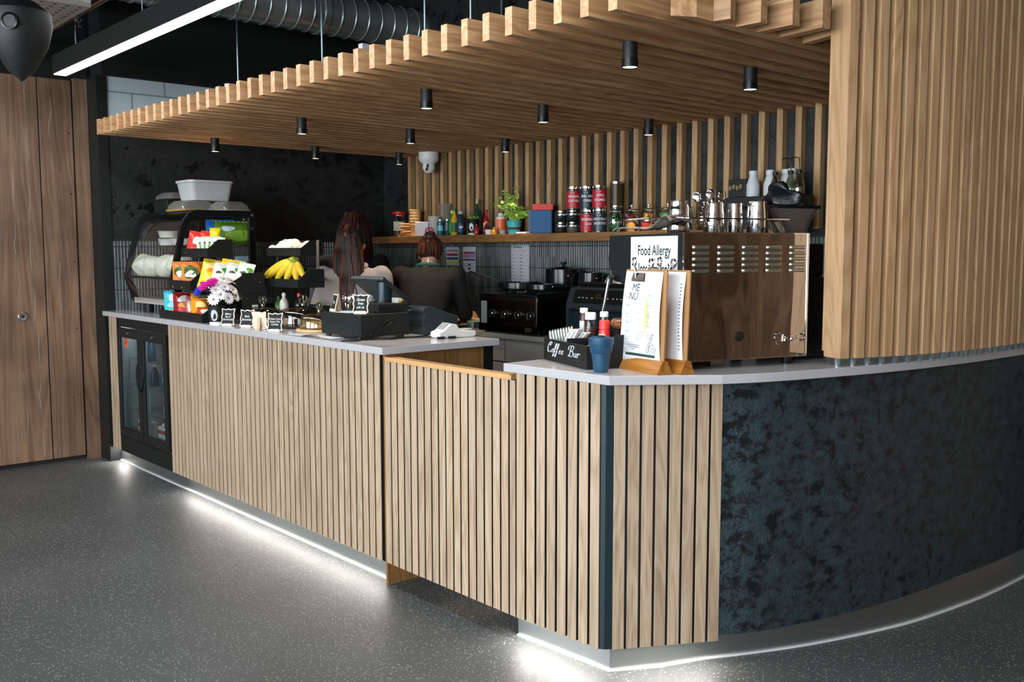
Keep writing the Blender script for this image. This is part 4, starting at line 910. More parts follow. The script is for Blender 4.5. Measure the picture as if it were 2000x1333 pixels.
for k, (x, y, a) in enumerate(((-3.36, .115, .2), (-3.42, .17, .5))):
    tag(MB().at((x, y, 1.138), a).box(-.05, .05, -.02, .02, 0, .001).build('paper_slip', PAPER), ['white paper slip in front on the cash drawer', 'white paper slip behind on the cash drawer'][k], 'paper')
t = thing('receipt_printer', 'dark grey receipt printer with rounded front beside the till', 'printer', (0, 0, 0)); PG = pm('#2b363b', .4)
prf = [(.465, 1.024), (.455, 1.06), (.452, 1.095), (.462, 1.12), (.448, 1.135), (.455, 1.150), (.475, 1.157), (.50, 1.156), (.66, 1.105), (.665, 1.024)]
MB().prismX(prf, -3.375, -3.225).build('printer_body', PG, t, bevel=.004)
o = MB(); text(o, 'EPSON', .012, lambda x, y: (-3.335+x, .4475-.001, 1.137+y), 1.1, bold=.02); o.build('lettering', pm('#c9ced0'), t)
MB().box(-3.355, -3.245, .449, .454, 1.06, 1.064).build('paper_slot', INK, t)
t = thing('card_terminal', 'white handheld card terminal lying in its cradle near the counter end', 'card terminal', (-3.03, .475, H), R(90))
MB().prismY([(-.10, .008), (-.085, 0), (.10, 0), (.115, .012), (.11, .028), (.02, .036), (-.0, .062), (-.035, .068), (-.075, .038), (-.10, .030)], -.036, .036).build('terminal_body', WHITE, t, bevel=.006, seg=3)
o = MB(); o.add([(-.072, -.026, .0415), (-.037, -.026, .0705), (-.037, .026, .0705), (-.072, .026, .0415)], [(0, 1, 2, 3)]); o.build('screen', pm('#8c9092', .2), t)
o = MB(); o.at((.02, -.03, .0), 0, 0, 0)
for a in range(3):
    for b_ in range(4): o.box(.012+.018*b_, .024+.018*b_, .008+.018*a, .020+.018*a, .034, .038)
o.build('keypad', pm('#c2c5c8', .5), t, bevel=.001)
t = tag(MB().tube([(-3.18, .31, 1.13), (-3.165, .20, 1.10), (-3.15, .13, 1.04), (-3.13, .12, 1.03), (-3.09, .18, 1.029), (-3.11, .28, 1.030), (-3.09, .36, 1.028), (-3.06, .385, 1.03)], .0035, 8).tube([(-3.19, .30, 1.13), (-3.163, .22, 1.09), (-3.155, .12, 1.05), (-3.17, .09, 1.027), (-3.14, .24, 1.028), (-3.12, .33, 1.028), (-3.14, .42, 1.03)], .0035, 8).build('till_cables', BLACKG, smooth=True), 'tangle of thin black cables beside the cash drawer', 'cable')
tag(MB().lathe([(.0, 0), (.045, 0), (.045, .002), (.030, .003), (0, .003)], 32, (-3.19, .035, H)).build('cable_grommet', BLACK, smooth=True), 'round black cable grommet set in the worktop', 'grommet')
for k, (x, y) in enumerate(((-2.985, .375), (-2.975, .43))):
    tag(MB().at((x, y, H+.007), R(85)).tube([(-.018, 0, 0), (.018, 0, 0)], .006, 10).build('cable_ferrite', BLACK, smooth=True), ['nearer', 'further'][k]+' black cable lump beside the card terminal', 'cable clip')
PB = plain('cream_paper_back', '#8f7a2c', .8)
t = thing('paper_sheet', 'curled white sheet with mustard underside at the counter edge', 'paper', (-3.58, .015, H+.001), R(8))
MB().grid(lambda u, v: (-.10+.20*u, -.03+.06*v, .001+.018*max(0, u-.6)*2*(1-v)), 10, 4).build('sheet', PAPER, t, solid=.0006)
t = thing('paper_sheet', 'folded white sheet tucked under the front of the cash drawer', 'paper', (-3.42, .045, H+.001), R(-6))
MB().grid(lambda u, v: (-.11+.22*u, -.03+.07*v, .002+.013*max(0, .5-u)*(1-v)), 10, 4).build('sheet', PAPER, t, solid=.0006)
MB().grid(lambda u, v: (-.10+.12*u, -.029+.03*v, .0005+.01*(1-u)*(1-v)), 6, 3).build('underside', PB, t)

# ================================================================== crate and cup on the curved counter
t = thing('coffee_bar_crate', 'black wooden crate lettered Coffee Bar in white script', 'crate', (-2.097, .172, H), math.atan2(-.115, .329)); CR = t
Lc = .348
MB().box(0, Lc, 0, .010, 0, .078).build('front_board', BLACKW, t, bevel=.001)
MB().box(0, Lc, .010, .20, 0, .008).box(0, Lc, .19, .20, .008, .112).build('tray_back', BLACKW, t)
for x in (0, Lc-.010): MB().prismX([(.010, .008), (.19, .008), (.19, .112), (.12, .112), (.010, .078)], x, x+.010).build('side_board', BLACKW, t)
MB().box(.175, .181, .010, .094, .008, .09).box(.01, Lc-.01, .094, .100, .008, .09).box(.01, Lc-.01, .100, .19, .045, .050).build('divider', BLACKW, t)
# script lettering drawn stroke by stroke
def stroke(m_, pts, r_=.0016, s=1.0, ox=0, oz=0):
    P_ = smooth_curve([Vector((ox+p[0]*s, 0, oz+p[1]*s)) for p in pts], 6); P_ = [Vector((q.x+.22*(q.z-oz), -.0004, q.z)) for q in P_]
    m_.tube(P_, r_, 6, flat=.4)
m_ = MB(); k = .001
def S_(pts, ox, r_=.0015): stroke(m_, pts, r_, k, ox, .024)
o_loop = [(3, 11), (-1, 9), (-2.5, 3), (0, 0), (4, 2), (5, 8), (3, 11), (8, 10)]
e_loop = [(-1, 4), (4, 7), (4.5, 10.5), (1.5, 11), (-.8, 6), (0, 1), (3.5, 0), (7, 4)]
f_ = [(0, 6), (6, 18), (7, 28), (3.5, 27), (1.5, 14), (0, -8), (-4, -11), (-4, -7), (2, 2), (6, 5)]
S_([(12, 24), (14, 29), (9, 31), (2, 25), (-1, 12), (2, 1), (9, 0), (14, 5)], .040, .0019); S_([(9, 31), (6, 26), (8, 20), (12, 24)], .040)
S_(o_loop, .060); S_(f_, .069, .0018); S_(f_, .079, .0018); S_(e_loop, .092); S_(e_loop, .103)
m_.v = [((x-.036)*1.85+.030, y, .004+z*1.2) for x, y, z in m_.v]; m_.build('coffee_lettering', pm('#dfe3e6', .5), t, smooth=True); m_ = MB()
S_([(3, 30), (1, 15), (-1, 0)], .138, .002); S_([(-7, 18), (-8, 26), (0, 31), (10, 31), (13, 25), (8, 17), (2, 15)], .138, .0018); S_([(2, 16), (10, 15), (14, 8), (9, 0), (-2, 0), (-6, 3)], .138, .0018)
S_([(6, 11), (0, 10), (-2, 3), (1, 0), (5, 4), (7, 11), (6, 3), (8, 0), (11, 4)], .158); S_([(-2, 8), (2, 13), (1.5, 5), (1, 0)], .170); S_([(1.5, 6), (5, 12), (9, 12), (10, 10)], .170)
m_.at(); _m2 = None; v2 = [((x-.036)*1.85+.030, y, .004+z*1.2) for x, y, z in m_.v]; m_.v = v2; m_.build('bar_lettering', pm('#dfe3e6', .5), t, smooth=True)
for x in (.10, .32): MB().at((x, -.0008, .12-.052), rx=R(90)).cyl(.0025, 0, .001, n=8).build('nail_head', CHROME, t)
def crate_pt(x, y, z): return CRM @ Vector((x, y, z))
CRM = Matrix.Translation((-2.097, .172, H)) @ Matrix.Rotation(math.atan2(-.115, .329), 4, 'Z'); CRA = math.atan2(-.115, .329)
def crate_item(name, label, cat, x, y, z, grp=None, rz=0): return thing(name, label, cat, tuple(crate_pt(x, y, z)), CRA+rz, grp)
# stack of clear lids lying on its side
t = crate_item('clear_lid_stack', 'column of nested clear plastic cup lids at the left of the crate', 'lids', .052, .050, .088, rz=R(62))
m_ = MB(); m_.at((0, 0, 0), ry=R(78))
for j in range(9): m_.lathe([(.022, -.045+.010*j), (.028, -.042+.010*j), (.029, -.038+.010*j), (.022, -.036+.010*j)], 24, close=(j in (0, 8)))
m_.build('nested_lids', plain('lid_plastic', '#c9cfc9', .15, trans=.35), t, smooth=True)
t = crate_item('sugar_tube', '', 'sugar sachet', 0, 0, 0); bpy.data.objects.remove(t)
SUG = pm('#e4e6ea', .6)
nm = 'first second third fourth fifth sixth seventh eighth ninth tenth'.split()
for j in range(9):
    t = tag(MB().at((0, 0, 0), ry=R(-52+5*(j % 4)), rx=R(-10+7*(j % 3))).box(-.055, .055, -.008, .008, -.0015, .0015).build('sugar_sachet', SUG, bevel=.0008), '%s white sugar sachet from the left in the crate' % nm[j], 'sugar sachet', 'white sachets in the crate')
    t.location = tuple(crate_pt(.105+.008*j, .040+.010*(j % 4), .074+.004*(j % 3))); t.rotation_euler = (0, 0, CRA+R(15))
for j in range(5):
    t = tag(MB().at((0, 0, 0), ry=R(-28+6*j)).box(-.06, .06, -.003, .003, -.0008, .0008).build('wooden_stirrer', PLYW), '%s pale wooden stirrer from the left at the right of the crate' % nm[j], 'stirrer', 'stirrers in the crate')
    t.location = tuple(crate_pt(.235+.010*j, .04+.008*j, .056+.006*j)); t.rotation_euler = (0, 0, CRA+R(20-14*j))
def capjar(label, x, y, z, r_, hb, hc, body, cap, lab=None, rc=None, inner=None):
    t = crate_item('spice_jar', label, 'jar', x, y, z)
    if body == 'glass':
        MB().lathe([(r_*.9, 0), (r_, .005), (r_, hb*.8), (r_*.8, hb)], 24).build('glass', GLASS, t, smooth=True)
        MB().cyl(r_*.92, .004, hb*.72, n=20).build('contents', plain('spice_%d' % len(MATS), inner, .8, bump=.4, bscale=120, var=.3), t)
    else: MB().lathe([(r_*.9, 0), (r_, .005), (r_, hb*.85), (r_*.85, hb)], 24).build('jar_body', pm(body, .3), t, smooth=True)
    rc = rc or r_*.95
    MB().lathe([(rc, hb), (rc, hb+hc*.85), (rc*.92, hb+hc)], 24).build('cap', pm(cap, .4), t, smooth=True)
    if lab: label_wrap(r_, r_*2.4, hb*.15, hb*.75, pm(lab, .6), t)
    return t
capjar('tall jar with white cap and pale label at the left of the crate back', .035, .145, .051, .0155, .118, .017, '#3a1820', '#e4e6e8', '#c4c9c4')
capjar('wide jar with white lid over brown contents in the middle of the crate', .108, .135, .051, .021, .098, .025, 'glass', '#e6e6ea', inner='#4a2a16')
capjar('jar with white flip cap of dried spice to the right of the wide jar', .185, .150, .051, .0155, .112, .018, 'glass', '#e4e6e8', inner='#a08c78')
capjar('bright red round jar with ribbed lid standing in the crate', .236, .125, .051, .0195, .075, .028, '#e0352a', '#e83a2e', '#f0dada')
t = crate_item('spice_jar', 'low glass jar of chunky brown spice leaning behind the red jar', 'jar', .262, .168, .051)
MB().at((0, 0, .092), ry=R(90)).lathe([(.018, -.03), (.021, -.02), (.021, .03), (.018, .035)], 20).build('glass', GLASS, t, smooth=True); MB().at((0, 0, .092), ry=R(90)).cyl(.018, -.027, .03, n=18).jit(.006, 60).build('contents', plain('chunky_spice', '#7a4a22', .8, bump=.6, bscale=150, var=.5), t)
MB().box(-.02, .02, -.012, .012, 0, .072).build('riser', BLACKW, t)
tag(MB().ball((0, 0, 0), (.03, .02, .012), 16, 8).jit(.004, 50).build('sponge_pad', plain('pink_sponge', '#d0a796', .9, bump=.5, bscale=90), smooth=True), 'pinkish pad resting on the crate back edge beside the clipboard', 'pad').location = tuple(crate_pt(.325, .180, .126))
t = thing('collapsible_cup', 'dark blue stepped silicone travel cup in front of the crate', 'cup', (-1.697, .052, H))
CB_ = plain('navy_silicone', '#1d4663', .45, bump=.08, bscale=60)
MB().lathe([(.022, 0), (.0245, .003), (.0265, .030), (.0275, .031), (.031, .062), (.0335, .063), (.0345, .064), (.0385, .088), (.0395, .0885), (.041, .094), (.041, .111), (.039, .113), (.030, .112), (.0, .112)], 44).build('cup_body', CB_, t, smooth=True)
MB().lathe([(.030, .1125), (.029, .116), (.0, .116)], 32).build('lid', CB_, t, smooth=True)
MB().box(-.012, .012, -.01, .006, .116, .121).build('sip_flap', pm('#12283a', .4), t, bevel=.002)

# ================================================================== menu clipboards
def clipboard(label, loc, rz, second=False):
    t = thing('menu_stand', label, 'menu stand', loc, rz, 'menu clipboards')
    MB().prismX([(0, 0), (.060, 0), (.043, .042), (.026, .044), (.020, .042)], 0, .245).build('wooden_base', STANDW, t, bevel=.0015)
    th = R(2); base = Matrix.Translation((0.012, .028, .040)) @ Matrix.Rotation(-th, 4, 'X')
    m_ = MB(); m_.M = base; m_.box(.0, .228, 0, .006, 0, .292); bd = m_.build('backing_board', plain('hardboard_%d' % len(MATS), '#a5794c', .6, bump=.15, bscale=200), t, bevel=.001)
    def pf(x, z): return (x, -.0015-.010*math.sin(max(0, min(1, (.29-z)/.29))*math.pi)*(.3+.7*abs(x-.11)/.11)-.012*max(0, (.10-z)/.1)*max(0, 1-x/.2), z)
    x0, x1, z0, z1 = .004, .212, -.010, .286
    m_ = MB(); m_.M = base; m_.grid(lambda u, v: pf(x0+(x1-x0)*u-.010*(1-v)*(1-u), z0+(z1-z0)*v), 16, 24); pp_ = m_.build('menu_sheet', PAPER, t, smooth=True, solid=.0006)
    def on(x, z, e=.0008): p = pf(x, z); return (p[0], p[1]-e, p[2])
    if not second:
        m_ = MB(); m_.M = base
        text(m_, 'ME', .036, lambda x, y: on(.066+x, .232+y), .9, shear=.25); text(m_, 'NU', .036, lambda x, y: on(.055+x, .203+y), .9, shear=.25); m_.build('menu_heading', pm('#232625', .8), pp_)
        # curled second sheet with mustard edge
        m_ = MB(); m_.M = base; rows = []
        for c_ in range(2):
            for r_ in range(26):
                if rnd.random() < .82: xx = .018+.055*c_+(.004 if c_ else 0); rows.append((xx, xx+rnd.uniform(.02, .042), .180-.0066*r_ + (.03 if c_ else 0)-(.01 if c_ else 0), .0012))
        for r_ in range(9):
            for q in range(2): rows.append((.135, .135+rnd.uniform(.02, .04), .205-.0165*r_-.004*q, .0011))
            rows.append((.185, .192, .208-.0165*r_, .0014))
        bars(m_, on, rows, rnd); bars(m_, on, [(.135, .158, .209-.033*r_, .002) for r_ in range(5)]+[(.02, .04, .20-.028*r_, .0018) for r_ in range(6)]+[(.035, .105, .042, .0022), (.042, .095, .036, .0022), (.06, .078, .029, .002)], rnd); m_.build('menu_small_print', pm('#8d9092', .8), pp_)
        m_ = MB(); m_.M = base; m_.grid(lambda u, v: on(.03+.155*u, .008+.009*v), 10, 1); m_.build('footer_band', pm('#2a433f', .7), pp_)
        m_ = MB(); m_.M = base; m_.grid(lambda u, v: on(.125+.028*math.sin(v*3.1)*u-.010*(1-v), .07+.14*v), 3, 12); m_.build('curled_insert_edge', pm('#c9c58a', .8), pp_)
        m_ = MB(); m_.M = base
        def dl(pts, r_=.0007): m_.tube([on(x, z, .001) for x, z in pts], r_, 5)
        e = [(.172+.017*math.cos(a)*(1+.1*math.sin(3*a)), .032+.019*math.sin(a)) for a in [i*.35 for i in range(19)]]; dl(e); dl([(.173+.007*math.cos(a), .032+.008*math.sin(a)) for a in [i*.5 for i in range(14)]])
        for off in (0, .008): dl([(.140+off, .022), (.146+off, .040), (.150+off, .052), (.160+off, .062), (.163+off, .075), (.172+off, .085)])
        dl([(.140, .022), (.148, .022)]); dl([(.172, .085), (.180, .083)]); m_.build('food_drawing', pm('#4a4e50', .8), pp_)
    else:
        m_ = MB(); m_.M = base; bars(m_, on, [(.190, .198, .245-.011*r_, .003) for r_ in range(20)], rnd); m_.build('menu_small_print', pm('#303332', .8), pp_)
    # bulldog clip
    m_ = MB(); m_.M = base @ Matrix.Translation((.080, 0, .276))
    m_.prismX([(-.012, -.020), (-.005, -.024), (.014, .002), (.012, .008), (-.004, .006)], -.034, .034); c_ = m_.build('bulldog_clip', plain('dark_clip_%d' % len(MATS), '#5a544e', .25, metal=1), t, bevel=.001)
    m_ = MB(); m_.M = base @ Matrix.Translation((.068 if not second else .085, -.003, .262)); m_.tube([(0, 0, 0), (-.001, -.004, .025), (-.004, -.008, .045)], [.006, .005, .005], 10, flat=.35)
    lp = [(-.005+.010*math.cos(a), -.010, .056+.014*math.sin(a)) for a in [i*math.pi/8 for i in range(17)]]; m_.tube(lp, .0035, 8); m_.build('clip_handle', CHROME, c_, smooth=True)
    m_ = MB(); m_.M = base @ Matrix.Translation((.094, .012, .262)); m_.tube([(0, 0, 0), (.004, .004, .025), (.010, .010, .042)], [.008, .007, .007], 10, flat=.35)
    lp = [(.012+.012*math.cos(a), .012, .052+.014*math.sin(a)) for a in [i*math.pi/8 for i in range(17)]]; m_.tube(lp, .0035, 8); m_.build('clip_handle', CHROME, c_, smooth=True)
    return t
ra = math.atan2(-.060, .238)
clipboard('front wooden menu clipboard stand with sheet headed MENU', (-1.755, .179, H), ra)
clipboard('rear wooden menu clipboard stand half hidden beside the coffee machine', (-1.714, .2425, H), ra, True)

# ================================================================== coffee machine
t = thing('coffee_machine', 'large espresso machine with mirror-polished back panel and louvres', 'coffee machine', (-1.542, .271, H), math.atan2(.951, .309)); CM = t
ML, MD, Z0, Z1 = .510, .49, .032, .450
prf = [(.004, Z0), (.36, Z0), (.37, .27), (.46, .285), (.50, .36), (.49, Z1), (.004, Z1)]
MB().prismX(prf, .012, ML-.012).build('body', BLACKG, t)
for x in (0, ML-.012): MB().prismX([(.0, Z0-.004)]+prf[1:6]+[(0, Z1+.003)], x, x+.012).build('side_panel', pm('#10191c', .3), t, bevel=.002)
# back panel, slightly rippled sheet so that reflections wander
m_ = MB(); m_.grid(lambda u, v: (.006+(ML-.012)*u, -.004+.0017*noise.noise(Vector((u*4.5, v*1.6, 1))), Z0+.0+(Z1-Z0)*v), 40, 30); m_.build('mirror_panel', MIRROR, t, smooth=True)
MB().box(.0, ML, -.006, .0, Z1, Z1+.004).box(.0, ML, -.006, .0, Z0-.004, Z0).box(ML-.007, ML, -.006, 0, Z0, Z1).box(-.001, .005, -.006, 0, Z0, Z1).build('panel_edge', CHROME, t)
LOUV = plain('louvre_steel', '#a3a294', .22, metal=.85)
for i in range(5):
    for j in range(5):
        x = .033+.0985*i; z = .405-.0195*j
        m_ = MB(); m_.at((x, -.004, z)); m_.grid(lambda u, v: (.066*u, -.0085*math.sin(math.pi*v)**.7*min(1, (9*u)**.6, (9*(1-u))**.6), .0140*(v-.5)), 18, 8)
        m_.build('louvre', LOUV, t, smooth=True)
MB().at((.225, -.004, .107), rx=R(90)).lathe([(.0155, 0), (.0165, .004), (.010, .006), (0, .006)], 28).build('rubber_plug', BLACK, t, smooth=True)
o = MB(); text(o, 'Fracino', .032, lambda x, y: (.436+x, -.0065, .094+y), .72, shear=.2, bold=.018); lt = o.build('raised_lettering', CHROME, t, solid=.003)
o = MB(); o.tube([(.385+.012*math.cos(a), -.007, .094+.020*math.sin(a)) for a in [R(60+i*20) for i in range(13)]], .0022, 8); o.build('logo_swoosh', CHROME, t, smooth=True); o = MB(); o.tube([(.492+.010*math.cos(a), -.007, .094+.013*math.sin(a)) for a in [R(-150+i*20) for i in range(16)]], .0022, 8); o.build('logo_swoosh', CHROME, t, smooth=True)
for x, y in ((.05, .04), (ML-.05, .04), (.05, .33), (ML-.05, .33)): MB().cyl(.018, 0, Z0-.004, (x, y), 20, .022).build('foot', BLACKG, t, smooth=True)
MB().box(.15, .20, .05, .2, .0, .03).build('drain_box', DSTEEL, t)
m_ = MB(); m_.tube([(-.012, .455, .30), (-.02, .46, .285), (-.03, .47, .20), (-.035, .48, .155)], .0052, 12); m_.build('steam_wand', CHROME, t, smooth=True)
m_ = MB(); m_.tube([(-.008, .43, .295), (-.012, .455, .30), (-.015, .458, .27)], .009, 12); m_.build('wand_grip', BLACK, t, smooth=True)
# guard rail
m_ = MB(); zr = Z1+.055
m_.tube([(.01, .47, zr), (.01, .07, zr), (.04, .03, zr-.004), (ML-.06, .03, zr-.004)], .0028, 8)
for (x, y) in ((.01, .45), (.10, .03), (.14, .03), (.36, .03), (.40, .03)): m_.tube([(x, y, zr-.004), (x+(.015 if y < .1 else 0), y, zr-.025), (x+(.02 if y < .1 else 0), y, Z1+.001)], .0028, 8)
m_.build('guard_rail', CHROME, t, smooth=True)
# allergy notice taped to the side
t = thing('allergy_notice', 'white notice reading Food Allergy or Intolerance taped to the coffee machine side', 'notice', (0, 0, 0)); t.matrix_world = CM.matrix_world.copy()
CMM = Matrix.Translation((-1.542, .271, H)) @ Matrix.Rotation(math.atan2(.951, .309), 4, 'Z'); t.location = CMM.translation; t.rotation_euler = (0, 0, math.atan2(.951, .309))
MB().box(-.0022, -.0006, .030, .330, .155, .443).build('card', PAPER, t)
def side(y0, z0): return lambda x, y: (-.0026, y0-x, z0+y)
m_ = MB(); text(m_, 'Food Allergy', .050, side(.176, .394), .82, bold=.015); text(m_, 'Intolerance?', .050, side(.176, .331), .82, bold=.02); m_.build('bold_lettering', GREEN_INK, t)
m_ = MB(); text(m_, 'or', .036, side(.176, .363), .8); m_.build('light_lettering', pm('#4a5553', .7), t)
m_ = MB(); bars(m_, side(0, 0), [(-.30, -.055, .424, .0008)], rnd); m_.build('rule_line', pm('#9aa3a8'), t)
MB().box(.0, .003, 0, .001, 0, .001)
# things on top of the machine
CA_ = math.atan2(.951, .309)
def cm_pt(x, y, z): return tuple(CMM @ Vector((x, y, z)))
ZT = Z1+.0035
def jug(label, x, y, r_, h, grp='metal jugs on the coffee machine', inv=False, handle=True, rz=0, name='milk_jug', z=ZT):
    t = thing(name, label, 'jug', cm_pt(x, y, z), CA_+rz, grp)
    pr = [(r_*.95, 0), (r_, .004), (r_*.98, h*.6), (r_*.86, h*.9), (r_*.9, h), (r_*.87, h), (r_*.84, h*.9), (r_*.95, h*.5), (r_*.95, .004), (0, .004)]
    if inv: pr = [(q[0], h-q[1]) for q in pr][::-1]
    MB().lathe(pr, 30, close=False).build('jug_body', CHROME, t, smooth=True)
    if handle: MB().tube([(r_*.9, 0, h*.88), (r_*1.5, 0, h*.85), (r_*1.6, 0, h*.5), (r_*1.35, 0, h*.22), (r_*.97, 0, h*.2)], .004, 8, flat=.6).build('handle', CHROME, t, smooth=True)
    return t
jug('upturned dull steel jug stacked on a glass cup on the coffee machine', .085, .16, .037, .062, z=ZT+.048, rz=R(-60), handle=False, name='steel_beaker')
t = thing('glass_cup', 'upturned clear glass cup under the steel beaker on the coffee machine', 'cup', cm_pt(.085, .16, ZT)); MB().lathe([(.036, 0), (.040, .015), (.036, .036), (.020, .047), (0, .047)], 28).build('cup_wall', thin_glass('brown_glass', '#b5aca0', .5, .05, .7), t, smooth=True)
jug('tall steel jug full of spoons on the coffee machine', .215, .14, .036, .105, rz=R(30))
jug('steel jug second from the right on the coffee machine', .31, .15, .030, .105, handle=False)
jug('large steel jug at the right on the coffee machine', .385, .12, .038, .112, rz=R(200))
jug('steel jug behind the large one at the far right of the coffee machine', .43, .17, .032, .11, handle=False)
for j, (dx, dy, lean) in enumerate(((-.012, 0, -22), (.004, -.006, -8), (.012, .008, 12), (.0, .014, 25), (.018, .0, 30), (-.018, .008, -30), (.02, .01, 38))):
    t = tag(MB().at((0, 0, 0), ry=R(lean)).tube([(0, 0, 0), (0, 0, .115)], .002, 6).ball((0, 0, .128), (.017 if j < 3 else .010, .004, .020), 16, 10).build('spoon', CHROME, smooth=True), '%s metal spoon from the left standing in the tall jug' % nm[(5, 0, 1, 2, 3, 4, 6).index(j) if j in (5, 0, 1, 2, 3, 4, 6) else j], 'spoon', 'spoons in the jug')
    t.location = cm_pt(.215+dx, .14+dy, ZT+.006); t.rotation_euler = (0, 0, CA_+R(20*j-40))
m_ = MB(); m_.grid(lambda u, v: (-.0+.10*v+.01*math.sin(u*5), .08+.33*u, .010+.030*math.exp(-((u-.15)*5)**2)+.010*math.sin(u*9+v*4)*(1-u)+.006*noise.noise(Vector((u*6, v*6, 3)))), 30, 12)
t = tag(m_.build('cleaning_cloth', plain('grey_waffle_cloth', '#6d665e', .9, bump=.6, bscale=260), smooth=True, solid=.004), 'crumpled grey waffle cloth on the left end of the coffee machine top', 'cloth'); t.location = cm_pt(0, 0, ZT+.010); t.rotation_euler = (0, 0, CA_)
# grinder behind and to the right
t = thing('coffee_grinder', 'black coffee grinder with smoky hopper to the right of the coffee machine', 'grinder', cm_pt(.60, .18, 0), CA_)
MB().box(-.06, .10, -.08, .14, 0, .30).box(-.05, .09, -.06, .12, .30, .42).build('grinder_body', BLACKG, t, bevel=.012, seg=3)
loft(MB(), [[(x*1+.02, y+.03, .42) for x, y in rr_(.07, .07, .03)], [(x-.02, y+.03, .50) for x, y in rr_(.16, .14, .05)], [(x-.05, y+.03, .545) for x, y in rr_(.27, .17, .05)]], True, False).build('hopper', thin_glass('smoky_hopper', '#a89c90', .35, .05, .55, .25, '#9c9288'), t, smooth=True)
loft(MB(), [[(x-.05, y+.03, .545) for x, y in rr_(.285, .18, .05)], [(x-.05, y+.03, .556) for x, y in rr_(.285, .18, .05)]], True, True).build('hopper_lid', BLACKG, t, smooth=True)
loft(MB(), [[(x+.02, y+.03, .425) for x, y in rr_(.06, .06, .03)], [(x+.0, y+.03, .47) for x, y in rr_(.09, .10, .04)]], True, True).build('beans', plain('coffee_beans', '#2a1610', .5, bump=.8, bscale=120), t, smooth=True)
MB().tube([(.09, -.07, .33), (.105, -.085, .15), (.09, -.08, .03)], .003, 8).build('power_lead', pm('#46666f', .3), t, smooth=True)
m_ = MB().ball((0, 0, .02), (.085, .055, .045), 22, 14).jit(.035, 16, 5)
m_.v = [(x, y, max(z, -.004)) for x, y, z in m_.v]
t = tag(m_.build('black_cloth', plain('black_wrinkled_cloth', '#0f1114', .35, bump=.5, bscale=40), smooth=True), 'crumpled black bag lying on the grinder hopper lid', 'cloth'); t.location = cm_pt(.545, .20, .562)
tag(MB().lathe([(.007, 0), (.007, .03), (.004, .036)], 12).build('red_marker_cap', pm('#b01f2a', .4), smooth=True), 'small red stick standing by the steel jugs on the coffee machine', 'cap').location = cm_pt(.47, .26, ZT)
# ================================================================== hob and oven on the back counter
ZB = .914
t = thing('gas_hob', 'stainless four-knob gas hob on the back counter', 'hob', (0, 0, 0))
MB().box(-4.235, -3.705, 1.625, 2.18, ZB+.02, 1.145).build('hob_body', plain('dark_stainless', '#5c5148', .28, metal=1), t, bevel=.004)
MB().box(-4.215, -3.72, 1.621, 1.625, ZB+.065, 1.12).build('knob_panel', plain('control_panel_metal', '#4d3f36', .22, metal=1), t)
MB().box(-4.21, -4.155, 1.618, 1.6205, ZB+.03, 1.11).build('bright_strip', plain('pale_strip', '#8c9494', .5, metal=.3), t)
MB().box(-4.235, -3.705, 1.618, 1.6245, ZB+.012, ZB+.06).build('drip_tray', plain('drip_tray', '#2a2623', .3, metal=1), t, bevel=.002)
MB().box(-3.707, -3.701, 1.63, 2.18, 1.118, 1.143).build('side_trim', DSTEEL, t)
MB().box(-4.24, -3.70, 1.615, 2.185, 1.145, 1.158).build('top_frame', BLACKG, t, bevel=.003)
for x in (-4.2, -3.74):
    for y in (1.67, 2.13): MB().cyl(.02, ZB, ZB+.02, (x, y), 16).build('foot', BLACK, t)
for k, x in enumerate((-4.095, -3.975, -3.855, -3.745)):
    o = MB(); o.at((x, 1.621, 1.035), rx=R(90)); o.lathe([(.031, 0), (.031, .005), (.026, .007)], 28); o = o.build('knob_bezel', BLACKG, t, smooth=True)
    m_ = MB(); m_.at((x, 1.6145, 1.035), rx=R(90)); m_.lathe([(.021, 0), (.020, .018), (.018, .020)], 24); m_.box(-.004, .004, -.022, .022, .018, .030); m_.build('knob', CHROME, o, smooth=True)
m_ = MB()
for i in range(2):
    for j in range(2):
        cx, cy = -4.10+.27*i, 1.77+.26*j
        for a in range(4): m_.at((cx, cy, 1.166), R(90*a)).box(.02, .12, -.005, .005, 0, .010)
        m_.at((cx, cy, 1.158)).lathe([(.035, 0), (.03, .012), (0, .012)], 20)
m_.build('pan_support', BLACK, t)
MB().box(-3.80, -3.745, 1.6165, 1.6178, ZB+.022, ZB+.048).build('badge_plate', pm('#6a625a', .3, metal=.8), t)
PAN = plain('black_enamel', '#0d1011', .2)
def pan(name, label, loc, r_, h, handle, lid=False, grp=None):
    t = thing(name, label, 'pan', loc, 0, grp)
    MB().lathe([(r_*.88, 0), (r_, h*.3 if h < .05 else .01), (r_, h), (r_-.004, h), (r_-.004, .008), (0, .006)], 40, close=False).build('pan_body', PAN, t, smooth=True)
    MB().lathe([(r_+.001, h-.001), (r_+.0015, h+.001), (r_-.004, h+.0012)], 40, close=False).build('steel_rim', DSTEEL, t, smooth=True)
    if handle is not None:
        a, L_, dz = handle; c_, s_ = math.cos(a), math.sin(a)
        MB().tube([(r_*c_, r_*s_, h*.7), ((r_+.05)*c_, (r_+.05)*s_, h*.8+dz*.4), ((r_+L_)*c_, (r_+L_)*s_, h*.8+dz)], [.008, .007, .009], 10, flat=.6).build('handle', BLACKG, t, smooth=True)
        for q in (-.02, .02): MB().ball((r_*c_-q*s_, r_*s_+q*c_, h*.7), .006, 8, 6).build('rivet', CHROME, t, smooth=True)
    if lid:
        MB().lathe([(r_, h+.002), (r_*.6, h+.014), (.012, h+.018), (.008, h+.028), (.022, h+.034), (.020, h+.046), (0, h+.048)], 36, close=False).build('lid', PAN, t, smooth=True)
    return t
pan('frying_pan', 'black frying pan with long handle at the left of the hob', (-4.05, 1.80, 1.1785), .135, .045, (R(205), .21, .075))
